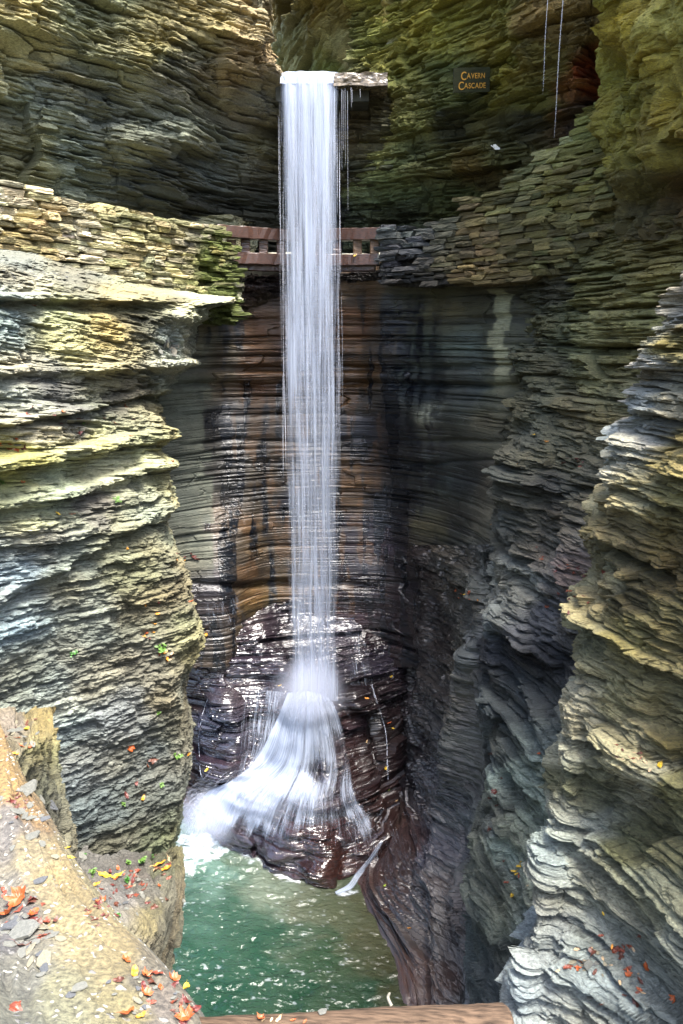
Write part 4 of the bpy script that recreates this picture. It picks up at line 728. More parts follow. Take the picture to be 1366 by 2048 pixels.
# cascade over the rocks: flow lines noted on the photo, laid on the rock
FL = [[(572, 1392), (545, 1450), (500, 1530), (450, 1572), (405, 1592), (372, 1640), (350, 1692)],
      [(583, 1390), (565, 1455), (540, 1525), (492, 1562), (450, 1590), (425, 1640), (408, 1704)],
      [(600, 1388), (592, 1455), (580, 1530), (548, 1575), (520, 1615), (500, 1660), (482, 1706)],
      [(620, 1388), (620, 1455), (618, 1535), (600, 1590), (585, 1640), (572, 1690), (560, 1742)],
      [(640, 1392), (652, 1455), (662, 1535), (650, 1590), (650, 1640), (648, 1700), (640, 1768)],
      [(655, 1398), (675, 1460), (690, 1535), (690, 1590), (705, 1640), (722, 1690), (728, 1745)],
      [(668, 1410), (692, 1470), (702, 1540), (712, 1590), (742, 1630), (768, 1664), (772, 1690)]]
FLa = np.array(FL, float)
def cascade(FLa, nu, nv, seed, off, mat, densf, name='cascade', blur=7, fm=(0, 0)):
    g = catmull(FLa, nu // 4); g = catmull(g.transpose(1, 0, 2), nv // 4).transpose(1, 0, 2)     # nu/4, nv/4, 2
    P = np.zeros(g.shape[:2] + (3,))
    for i in range(g.shape[0]):
        last = None
        for j in range(g.shape[1]):
            h = cast(*g[i, j], skip=('pool', 'left_cliff'))
            p = np.array(h[0]) if h is not None and h[2] == 'plunge_rocks' else (last if last is not None else unproj(g[i, j, 0], g[i, j, 1], 15.2))
            p = unproj(g[i, j, 0], g[i, j, 1], min(p[1], float(dw(g[i, j, 1])) - .02)); P[i, j] = p; last = p
    for _ in range(blur):
        Q = np.pad(P, ((1, 1), (1, 1), (0, 0)), mode='edge'); P = .5 * P + .125 * (Q[2:, 1:-1] + Q[:-2, 1:-1] + Q[1:-1, 2:] + Q[1:-1, :-2])
    # keep water outside the rock: nearest to the camera of a neighbourhood
    P = catmull(catmull(P, nu).transpose(1, 0, 2), nv)      # nv, nu
    V = P + 0
    uu = np.linspace(0, 1, nu)[None, :] * np.ones((nv, 1)); vv = np.linspace(0, 1, nv)[:, None] * np.ones((1, nu))
    vd = V - np.array([0, 0, CZ]); vd /= np.linalg.norm(vd, axis=-1, keepdims=True)
    V = V - vd * (off + .05 * (fb2(uu * 14, vv * 4, seed, 3) - .2))[..., None] + np.array([0, 0, 1]) * (off * .4)
    px, py = proj(P); dens = densf(px, py, uu, vv)
    uv = np.stack([uu * 2.2 + seed * 5, vv * 3.], -1)
    return mesh_obj(name, child_local(V.reshape(-1, 3)), grid_faces(nv, nu), mat, WF, attrs={'dens': ('FLOAT', np.clip(dens, 0, 1).ravel())}, uv=uv.reshape(-1, 2))
DP_ = [(615, 1405, 1.), (585, 1450, .95), (640, 1450, .75), (555, 1500, .95), (500, 1560, 1.), (440, 1600, 1.1), (408, 1640, 1.1), (398, 1690, 1.1), (440, 1660, .9), (600, 1510, .75), (655, 1500, .45), (692, 1500, .25), (640, 1550, .15), (560, 1560, .95), (605, 1572, .85),
       (530, 1620, .5), (500, 1670, .38), (470, 1690, .35), (560, 1640, .35), (600, 1630, .45), (570, 1720, .28), (600, 1680, .18), (620, 1720, .06), (640, 1750, .02), (665, 1600, .2), (690, 1590, .5), (710, 1625, .55), (690, 1660, .06), (745, 1650, .6), (690, 1720, .02), (740, 1700, .1), (372, 1640, .5), (352, 1690, .6)]
def densf(px, py, u, v):
    n = 0; d = 0
    for a, b, c in DP_:
        w = 1 / (((px - a) ** 2 + (py - b) ** 2) / 400 + .4) ** 2; n = n + w * c; d = d + w
    r = n / d * (.6 + .75 * vn2(u * 8 + 3, v * 1.6, 5)) * (.75 + .5 * vn2(u * 23, v * 2.2, 15)); r = np.maximum(r, n / d - .35); e = sst(0, .10, u) * sst(1, .90, u)
    return np.clip(r, 0, 1) * e * sst(1.0, .86, v + .16 * (vn2(u * 24, v * 0, 3))) 
m_c1 = water_mat('cascade_water', 30, 1.1, th=.52, soft=.17); m_c2 = water_mat('cascade_thin', 44, 1.3, th=.55, soft=.13, maxa=.85)
cascade(FLa, 240, 300, 3, .10, m_c1, densf)
cascade(FLa, 240, 300, 6, .20, m_c2, lambda a, b, u, v: densf(a, b, u, v) * .85)
cascade(np.array([[(690, 1262), (688, 1320), (690, 1372)], [(712, 1258), (715, 1320), (722, 1375)], [(738, 1240), (748, 1300), (756, 1372)]], float), 80, 100, 21, .04, m_c2, lambda a, b, u, v: .34 * sst(0, .3, u) * sst(1, .7, u) * sst(0, .15, v))
cascade(np.array([[(392, 1205), (398, 1240), (400, 1262)], [(440, 1200), (446, 1236), (452, 1258)], [(486, 1180), (498, 1215), (508, 1250)]], float), 80, 60, 22, .04, m_c2, lambda a, b, u, v: .30 * sst(0, .2, u) * sst(1, .8, u) * sst(0, .15, v))
# veil left of the plunge, small stream at the right foot
cascade(np.array([[(480, 1385), (470, 1440), (468, 1500), (455, 1560)], [(520, 1380), (512, 1440), (505, 1500), (490, 1550)], [(572, 1385), (560, 1440), (545, 1500), (520, 1540)]], float), 120, 120, 9, .07, m_c2, lambda a, b, u, v: .36 * sst(0, .3, u) + .35 * u ** 2 * sst(1, .8, u) + 0 * v)
cascade(np.array([[(762, 1678), (736, 1715), (708, 1748), (694, 1768), (668, 1784)], [(769, 1684), (745, 1724), (721, 1758), (706, 1780), (672, 1791)]], float), 60, 160, 12, .03, m_c2, lambda a, b, u, v: (.62 + .25 * v) * sst(0, .3, u) * sst(1, .7, u))
def on_rock(pts, n, lift=.03):
    g = catmull(np.array(pts, float), n); out = []
    for q in g:
        h = cast(*q)
        if h: out.append(np.array(h[0]) + np.array(h[1]) * lift)
    P = np.array(out)
    for _ in range(4): P[1:-1] = .25 * P[:-2] + .5 * P[1:-1] + .25 * P[2:]
    return P
riv = [on_rock([(742, 1372), (752, 1400), (765, 1440), (773, 1490), (775, 1560)], 40), on_rock([(418, 1400), (404, 1430), (399, 1480), (402, 1540), (410, 1560)], 30)]
for P_, r_ in zip(riv, (.018, .008)):
    tubes([P_], [r_ * (.5 + .8 * vn2(np.arange(len(P_)) * .4, np.zeros(len(P_)), 4))], 'rivulet', m_str, WF, seg=6, loc=base)
# flung droplets as short arcs around the plunge and the left chute
paths, rad = [], []
def arcs(n, cx, cy, cd, a0, a1, sp, tl, jit):
    for _ in range(n):
        o = unproj(cx + rng.normal(0, jit), cy + rng.normal(0, jit * .6), cd - rng.uniform(0, .3)); a = rng.uniform(a0, a1); v = sp * rng.uniform(.4, 1.1)
        vx, vz, vy = v * math.cos(a), v * math.sin(a), -rng.uniform(.0, .8)
        t0 = rng.uniform(0, tl * .6); t = t0 + np.linspace(0, 1, 7) * rng.uniform(.06, .22) 
        P = o + np.stack([vx * t, vy * t, vz * t - 4.9 * t * t], 1)
        if P[:, 2].min() < .02: continue
        paths.append(P); rad.append(rng.uniform(.0008, .0026) * np.sin(np.linspace(.3, 2.9, 7)))
arcs(260, 620, 1400, 15.2, R(10), R(170), 1.8, .55, 16)
arcs(420, 430, 1590, 14.9, R(100), R(200), 2.3, .7, 14)
arcs(240, 500, 1560, 14.8, R(60), R(190), 1.9, .6, 30)
arcs(260, 620, 1560, 14.6, R(20), R(160), 1.4, .55, 50)
arcs(140, 720, 1640, 14.3, R(10), R(120), 1.2, .5, 26)
tubes(paths, rad, 'spray', m_mist, WF, loc=base)
# soft spray: small body of mist where the water strikes
def mist(name, px, py, d, sx, sy, sz, dens):
    V, F = cube_sphere(8); V = V / np.linalg.norm(V, axis=1, keepdims=True) * np.array([sx, sy, sz]); c = unproj(px, py, d)
    m = bpy.data.materials.new(name); m.use_nodes = True; nt = m.node_tree; nt.nodes.remove(nt.nodes['Principled BSDF'])
    pv = node(nt, 'ShaderNodeVolumePrincipled'); pv.inputs['Color'].default_value = (.8, .84, 1, 1)
    tc = node(nt, 'ShaderNodeTexCoord'); mp = node(nt, 'ShaderNodeMapping'); mp.inputs['Scale'].default_value = (1 / sx, 1 / sy, 1 / sz)
    nt.links.new(tc.outputs['Object'], mp.inputs[0]); ln = node(nt, 'ShaderNodeVectorMath', _operation='LENGTH'); nt.links.new(mp.outputs[0], ln.inputs[0])
    mr = node(nt, 'ShaderNodeMapRange', _interpolation_type='SMOOTHSTEP'); mr.inputs[1].default_value = 1; mr.inputs[2].default_value = .1; mr.inputs[4].default_value = dens
    nt.links.new(ln.outputs[1], mr.inputs[0]); nt.links.new(mr.outputs[0], pv.inputs['Density']); nt.links.new(pv.outputs[0], nt.nodes['Material Output'].inputs['Volume'])
    o = mesh_obj(name, V, F, m, smooth=True); o.location = tuple(c); o['kind'] = 'stuff'; return o
mist('mist', 618, 1385, 15.0, .9, .6, .9, 1.2)
mist('mist', 415, 1640, 14.9, .8, .5, .7, 1.6)
mist('mist', 540, 1600, 14.7, .8, .5, .6, 1.0)

# pool
nx, ny = 300, 460
xs = np.linspace(-4.2, 2.2, nx); ysg = 8.6 + (np.linspace(0, 1, ny) ** 1.0) * 9.0
X, Y = np.meshgrid(xs, ysg)
ppx, ppy = proj(np.stack([X, Y, 0 * X], -1))
amp = .030 + .05 * np.exp(-((ppx - 430) / 90.) ** 2 - ((ppy - 1690) / 60.) ** 2)
wv = (fb2(X * 1.6 + .6 * Y, Y * 3.2, 51, 4, .55) - .5) * 2 + .7 * (fb2(X * 5 - Y, Y * 9, 55, 3, .55) - .5) * 2
wv = wv - .35 * np.abs(wv)
Z = amp * wv * 1.5
foam_glint = np.clip(.95 * np.exp(-((ppx - 410) / 62.) ** 2 - ((ppy - 1688) / 34.) ** 2) + .6 * np.exp(-((ppx - 370) / 55.) ** 2 - ((ppy - 1735) / 36.) ** 2), 0, 1)
fl = np.interp(ppx, [345, 400, 460, 520, 560, 600, 640, 690, 720, 740], [1690, 1700, 1694, 1718, 1742, 1758, 1770, 1788, 1782, 1770])
foam_glint = np.maximum(foam_glint, .72 * np.exp(-((ppy - fl - 4) / 12.) ** 2) * (ppx < 600) + .35 * np.exp(-((ppy - fl - 3) / 6.) ** 2) * (ppx >= 600))
foam_glint = np.maximum(foam_glint, .8 * np.exp(-((ppx - 690) / 34.) ** 2 - ((ppy - 1786) / 9.) ** 2))
fn = fb2(X * 7, Y * 12, 71, 4, .6); foam_glint = sst(.34, .95, foam_glint * .85 + (fn - .5) * 1.1) 
sky_glint = sst(.72, .8, fb2(X * 9, Y * 20, 73, 3, .6)) * sst(1700, 1790, ppy) * .22 * (fb2(X * 1.2, Y * 1.2, 74, 2) > .5); foam_glint = np.maximum(foam_glint, sky_glint)  # painted sky glints: small pale flecks mixed into the white
wc, _ = paint(ppx, ppy, [(400, 1740, (104, 140, 122), 0), (350, 1800, (58, 104, 82), 0), (450, 1820, (42, 88, 64), 0), (600, 1800, (112, 112, 84), 0), (540, 1770, (126, 134, 110), 0), (680, 1830, (96, 98, 62), 0), (740, 1860, (92, 88, 50), 0), (770, 1930, (84, 80, 44), 0), (640, 1900, (46, 82, 48), 0),
    (400, 1900, (28, 84, 58), 0), (520, 1900, (28, 82, 56), 0), (450, 1990, (18, 74, 50), 0), (600, 1980, (20, 72, 44), 0), (720, 1990, (38, 78, 50), 0), (790, 1980, (80, 80, 44), 0)], 41, 60, 1.3)
wc = (wc * .6 + .4 * wc.mean(-1, keepdims=True) * np.array([.80, 1.10, .98])) * .38 * (1 - foam_glint[..., None]) + foam_glint[..., None] * np.array([.50, .53, .56])
m_pool = bpy.data.materials.new('pool_water'); m_pool.use_nodes = True; nt = m_pool.node_tree; b = nt.nodes['Principled BSDF']
a1 = node(nt, 'ShaderNodeAttribute', _attribute_name='col'); a2 = node(nt, 'ShaderNodeAttribute', _attribute_name='wet')
nt.links.new(a1.outputs['Color'], b.inputs['Base Color']); mr = node(nt, 'ShaderNodeMapRange'); mr.inputs[3].default_value = .55; mr.inputs[4].default_value = .05
nt.links.new(a2.outputs['Fac'], mr.inputs[0]); nt.links.new(mr.outputs[0], b.inputs['Roughness']); b.inputs['IOR'].default_value = 1.33
tcn = node(nt, 'ShaderNodeTexCoord'); nn_ = node(nt, 'ShaderNodeTexNoise', Scale=9., Detail=4.); mp = node(nt, 'ShaderNodeMapping'); mp.inputs['Scale'].default_value = (1, 1.9, 1)
nt.links.new(tcn.outputs['Object'], mp.inputs[0]); nt.links.new(mp.outputs[0], nn_.inputs['Vector'])
bp = node(nt, 'ShaderNodeBump', Strength=.6, Distance=.05); nt.links.new(nn_.outputs[0], bp.inputs['Height']); nt.links.new(bp.outputs[0], b.inputs['Normal'])
pool = mesh_obj('pool_water', np.stack([X, Y, Z], -1).reshape(-1, 3), grid_faces(ny, nx)[:, ::-1], m_pool, attrs={'col': ('FLOAT_COLOR', wc.reshape(-1, 3)), 'wet': ('FLOAT', (1 - foam_glint).ravel())})
pool['kind'] = 'structure'
C.view_layer.update(); dg = C.evaluated_depsgraph_get()

# threads of water dripping past the upper right wall
for (x0, y0, x1, y1, d, rr, lb) in ((1098, -60, 1085, 190, 11.6, .0055, 'shorter thin thread of falling water left of the longer one'), (1129, -60, 1108, 275, 11.3, .007, 'longer thin thread of falling water before the dark overhang'),
        ):
    a = unproj(x0, y0, d); bb = unproj(x1, y1, d + .1); t = np.linspace(0, 1, 30)[:, None]; P = a + (bb - a) * t; P[:, 0] += .004 * np.sin(t[:, 0] * 9)
    o = tubes([P], [rr * np.interp(t[:, 0], [0, .8, 1], [1, .8, .2])], 'water_thread', m_mist, None, seg=6, dens=.6); tag(o, lb, 'water thread')
dp, dr = [], []
for (x, y0, y1) in ((686, 178, 300), (690, 176, 330), (702, 174, 215), (704, 178, 205), (683, 176, 340), (720, 178, 196), (695, 182, 420)):
    a = unproj(x, y0, 15.55); bb = unproj(x + 1, y1, 15.5); t = np.linspace(0, 1, 12)[:, None]; dp.append(a + (bb - a) * t); dr.append(.0035 * (1 - .6 * t[:, 0]))
tubes(dp, dr, 'drips', m_str, WF, loc=base)

# ================================================================== boxes for timber, sign, log
def beam(name, a, b, h, w, mat, parent, seed=0, n=14):
    """squared timber from a to b, h high, w deep, with worn edges"""
    a = np.array(a, float); b = np.array(b, float); ax = b - a; L = np.linalg.norm(ax); ax /= L
    up = np.array([0, 0, 1.]) if abs(ax[2]) < .8 else np.array([0, -1, 0.]); sd_ = np.cross(ax, up); sd_ /= np.linalg.norm(sd_); up = np.cross(sd_, ax)
    c = .012; sec = [(-w / 2, -h / 2 + c), (-w / 2 + c, -h / 2), (w / 2 - c, -h / 2), (w / 2, -h / 2 + c), (w / 2, h / 2 - c), (w / 2 - c, h / 2), (-w / 2 + c, h / 2), (-w / 2, h / 2 - c)]
    V = []
    for i in range(n):
        t = i / (n - 1)
        for k, (q, r) in enumerate(sec):
            j = .006 * (hsh(i, k, seed, 3) - .5) * 2; V.append(a + ax * L * t + sd_ * (q + j) + up * (r + j))
    V = np.array(V); F = grid_faces(n, 8, True).tolist(); nb = len(V)
    V = np.concatenate([V, [a, b]])
    for k in range(8): F += [[k, (k + 1) % 8, nb, nb], [(n - 1) * 8 + (k + 1) % 8, (n - 1) * 8 + k, nb + 1, nb + 1]]
    F4 = [f for f in F if f[2] != f[3]]; F3 = [f[:3] for f in F if f[2] == f[3]]
    me = bpy.data.meshes.new(name); me.from_pydata(V.tolist(), [], F4 + F3); me.materials.append(mat); me.update()
    o = bpy.data.objects.new(name, me); S.collection.objects.link(o); o.parent = parent; return o
m_tim = pmat('weathered_timber', (70, 42, 27), .4, ns=6., sc=(1.2, 9, 9), lo=.35, hi=1.5, bump=.5)
m_post = pmat('pale_timber', (104, 78, 52), .6, ns=6., sc=(9, 9, 1.5), lo=.45, hi=1.4, bump=.5)
br = bpy.data.objects.new('footbridge', None); S.collection.objects.link(br); br.location = tuple(unproj(615, 540, 16.4)); bl = np.array(br.location)
tag(br, 'brown timber footbridge parapet with open panels behind the waterfall', 'footbridge')
def bb(name, a, b, h, w, mat, s): beam(name, unproj(*a) - bl, unproj(*b) - bl, h, w, mat, br, s)
bb('top_rail', (432, 462, 15.7), (560, 471, 16.25), .22, .22, m_tim, 1); bb('top_rail', (561, 471, 16.25), (680, 470, 16.25), .22, .22, m_tim, 2); bb('top_rail', (681, 470, 16.25), (778, 468, 15.95), .22, .22, m_tim, 3)
bb('bottom_rail', (464, 517, 15.95), (560, 520, 16.25), .21, .24, m_tim, 4); bb('bottom_rail', (561, 520, 16.25), (680, 521, 16.25), .21, .24, m_tim, 5); bb('bottom_rail', (681, 521, 16.25), (757, 520, 16.1), .21, .24, m_tim, 6)
bb('sill_beam', (468, 534, 16.1), (560, 537, 16.35), .12, .2, m_tim, 7); bb('sill_beam', (561, 537, 16.35), (680, 537, 16.35), .12, .2, m_tim, 8); bb('sill_beam', (681, 537, 16.35), (750, 536, 16.2), .12, .2, m_tim, 9)
for k, (x, d) in enumerate(((463, 15.92), (491, 16.02), (527, 16.14), (562, 16.25), (598, 16.25), (636, 16.25), (674, 16.25), (715, 16.16), (749, 16.06))):
    bb('post', (x, 509, d), (x, 480, d), .13, .17, m_post if k in (0, 7, 8) else m_tim, 20 + k)
# lip
def roughblock(name, x0, x1, y0, y1, z0, z1, mat, seed, n=40, a=.03):
    V, F = cube_sphere(n); P = V * .5 + .5; P = np.stack([x0 + P[:, 0] * (x1 - x0), y0 + P[:, 1] * (y1 - y0), z0 + P[:, 2] * (z1 - z0)], 1)
    k = (fb2(P[:, 0] * 5 + P[:, 1] * 3, P[:, 2] * 7 + P[:, 1] * 4, seed, 4) - .5) * 2 * a; Nn = V / np.linalg.norm(V, axis=1, keepdims=True)
    return mesh_obj(name, P + Nn * k[:, None], F, mat, smooth=False)
m_conc = pmat('wet_concrete', (112, 100, 82), .25, ns=14., lo=.4, hi=1.5, bump=.8)
lip = roughblock('lip_slab', float(unproj(668, 150, 15.6)[0]), float(unproj(776, 150, 15.6)[0]), 15.52, 16.6, CZ + 4.47, CZ + 4.69, m_conc, 3, a=.05)
tag(lip, 'wet brown concrete lip slab at the top right of the falls', 'concrete slab')
# sign
ds = min([cast(x, y)[0][1] for x in (905, 925, 945, 965, 985) for y in (135, 150, 165, 185)]) - .04
cs = unproj(943, 160, ds); sg = bpy.data.objects.new('name_sign', None); S.collection.objects.link(sg); sg.location = tuple(cs); sg.rotation_euler = (R(8), R(-3), R(6))
tag(sg, 'small dark board with yellow lettering on the mossy cliff', 'sign')
sc_ = ds * (ct + .54 * st) ** -1 / FPX
m_board = pmat('sign_board', (44, 48, 26), .7, ns=9., sc=(1, 1, 6), lo=.6, hi=1.3); m_yel = pmat('yellow_paint', (190, 138, 18), .6, ns=30., lo=.8, hi=1.1, bump=.1)
V, F = cube_sphere(2); bo = mesh_obj('board', V * np.array([37 * sc_, .02, 22 * sc_]), F, m_board, sg, smooth=False)
def words(txt, x, z, big, small):
    out = []; cx = x
    for i, ch in enumerate(txt):
        cu = bpy.data.curves.new('lettering', 'FONT'); cu.body = ch; cu.size = big if i == 0 else small; cu.extrude = .004; cu.offset = .001
        o = bpy.data.objects.new('lettering', cu); S.collection.objects.link(o); C.view_layer.update()
        me = bpy.data.meshes.new_from_object(o.evaluated_get(C.evaluated_depsgraph_get())); w = o.dimensions.x; bpy.data.objects.remove(o)
        v = np.array([q.co[:] for q in me.vertices]); 
        v[:, 0] = v[:, 0] * .8 + cx - v[:, 0].min() * .8; v[:, 2], v[:, 1] = v[:, 1] + z + (-.12 * big if i == 0 else 0), -.024 - v[:, 2]
        out.append((v, [list(p.vertices) for p in me.polygons])); cx += w * .8 + .09 * small
    Vv, Ff, n = [], [], 0
    for v, f in out: Vv += v.tolist(); Ff += [[i + n for i in q] for q in f]; n += len(v)
    return Vv, Ff
for nm, x, z in (('CAVERN', -22 * sc_, 2.5 * sc_), ('CASCADE', -27 * sc_, -15 * sc_)):
    Vv, Ff = words(nm, x, z, 21 * sc_, 13.5 * sc_)
    me = bpy.data.meshes.new('lettering'); me.from_pydata(Vv, [], Ff); me.materials.append(m_yel); o = bpy.data.objects.new('lettering', me); S.collection.objects.link(o); o.parent = sg
# log along the bottom
m_log = pmat('bare_log', (84, 68, 54), .85, ns=9., sc=(1.5, 9, 9), lo=.3, hi=1.6, bump=1.); m_end = pmat('log_end', (120, 66, 40), .8, ns=12.)
la = unproj(395, 2098, 2.07); lb_ = unproj(1022, 2064, 2.22); lr_ = .085
n, k = 90, 40; t = np.linspace(0, 1, n)[:, None] * np.ones((1, k)); an = np.linspace(0, 2 * np.pi, k, endpoint=False)[None, :] * np.ones((n, 1))
axd = (lb_ - la); Ln = np.linalg.norm(axd); ad = axd / Ln; s1_ = np.cross(ad, [0, 0, 1]); s1_ /= np.linalg.norm(s1_); u1 = np.cross(s1_, ad)
rad_ = lr_ * (1 + .10 * (fb2(t * 7, np.sin(an) * 1.5 + 9, 5, 4) - .5) + .04 * (fb2(t * 30, an * 3, 6, 2) - .5)) * (1 - .55 * sst(.985, 1.0, t))
V = la + axd * t[..., None] + (s1_ * np.cos(an)[..., None] + u1 * np.sin(an)[..., None]) * rad_[..., None]
lg = mesh_obj('log', V.reshape(-1, 3), grid_faces(n, k, True), m_log); tag(lg, 'barkless reddish brown log lying across the bottom of the view', 'log')
cap = np.concatenate([V[-1], [lb_]]); o = mesh_obj('cut_end', cap, np.array([[i, (i + 1) % k, k] for i in range(k)]), m_end, lg, smooth=False)
C.view_layer.update(); dg = C.evaluated_depsgraph_get()

# ================================================================== leaves, slate chips, sprigs
def leafmesh(kind, seed):
    r = random.Random(seed); n = 22; pts = []
    for i in range(n):
        a = 2 * math.pi * i / n
        if kind == 'maple': q = .55 + .30 * abs(math.cos(2.5 * a)) ** 1.3 + .12 * math.cos(7.5 * a + 1); q *= 1 + .15 * r.uniform(-1, 1)
        else: q = .42 / math.sqrt(math.cos(a) ** 2 * .36 + math.sin(a) ** 2 * 1.5) * (1 + .06 * r.uniform(-1, 1))
        pts.append((q * math.cos(a), q * math.sin(a)))
    cx, cy = r.uniform(.2, .7) * r.choice((-1, 1)), r.uniform(.0, .6); tw = r.uniform(-.4, .4)
    f = lambda x, y: cx * y * y + cy * x * x + tw * x * y + .06 * math.sin(9 * x + seed)
    V = [(0, 0, 0)] + [(x * .5, y * .5, f(x * .5, y * .5)) for x, y in pts] + [(x, y, f(x, y)) for x, y in pts]
    F = [(0, 1 + i, 1 + (i + 1) % n) for i in range(n)] + [(1 + i, 1 + n + i, 1 + n + (i + 1) % n, 1 + (i + 1) % n) for i in range(n)]
    m0 = len(V); V += [(x, y, z - .025) for x, y, z in V]; F += [tuple(m0 + q for q in reversed(f)) for f in F]
    F += [(1 + n + i, m0 + 1 + n + i, m0 + 1 + n + (i + 1) % n, 1 + n + (i + 1) % n) for i in range(n)]
    # stalk
    b = len(V); e = pts[n // 2]; V += [(e[0] * .9, -.02, f(*e) - .01), (e[0] * .9, .02, f(*e) - .01), (e[0] * .9, 0, f(*e) + .025), (e[0] * 1.7, .1, f(*e) + .1)]; F += [(b, b + 1, b + 3), (b + 1, b + 2, b + 3), (b + 2, b, b + 3)]
    return V, F
LCOL = {'orange': (164, 78, 28), 'golden': (206, 138, 38), 'yellow': (214, 176, 44), 'red': (92, 32, 24), 'brown': (92, 50, 34), 'pale': (196, 166, 126), 'rust': (124, 56, 32), 'lime': (146, 166, 50), 'cream': (255, 252, 236)}
LM = {}
for cn, c in LCOL.items():
    m = pmat(cn + '_leaf', c, .5, ns=3., lo=.7, hi=1.25, bump=.2); LM[cn] = []
    for k in range(5):
        V, F = leafmesh('maple' if (k < 2 and cn in ('orange', 'rust', 'brown', 'red')) else 'oval', k * 7 + len(cn))
        me = bpy.data.meshes.new('leaf'); me.from_pydata(V, [], F); me.materials.append(m); me.update(); LM[cn].append(me)
def basis(n, ang):
    n = Vector(n).normalized(); t = n.orthogonal().normalized(); t = Matrix.Rotation(ang, 3, n) @ t; b = n.cross(t); return Matrix((t, b, n)).transposed().to_4x4()
NLEAF = [0]
def leaf(px, py, cn, size, label, group, up=.55, k=None, d=None):
    if d is None:
        h = cast(px, py, skip=('water', 'spray', 'cascade', 'mist', 'rivul', 'drips', 'fallen'))
        if h is None: return
        loc, nor = h[0], h[1]
    else: loc, nor = Vector(unproj(px, py, d)), Vector((0, -1, .2))
    if abs(px - 683) > 690 or py > 2050 or py < 0: return
    zc = (loc - OC).length; n = (nor * (1 - up) + Vector((0, 0, 1)) * up + Vector([random.gauss(0, .22) for _ in range(3)])).normalized()
    me = LM[cn][random.randrange(5) if k is None else k]; o = bpy.data.objects.new('fallen_leaf', me); S.collection.objects.link(o)
    sz = size * zc / FPX * .60
    o.matrix_world = Matrix.Translation(loc + nor * sz * .22) @ basis(n, random.uniform(0, 6.28)) @ Matrix.Diagonal((sz, sz * random.uniform(.75, 1), sz, 1))
    tag(o, label, 'leaf', group); NLEAF[0] += 1; return o
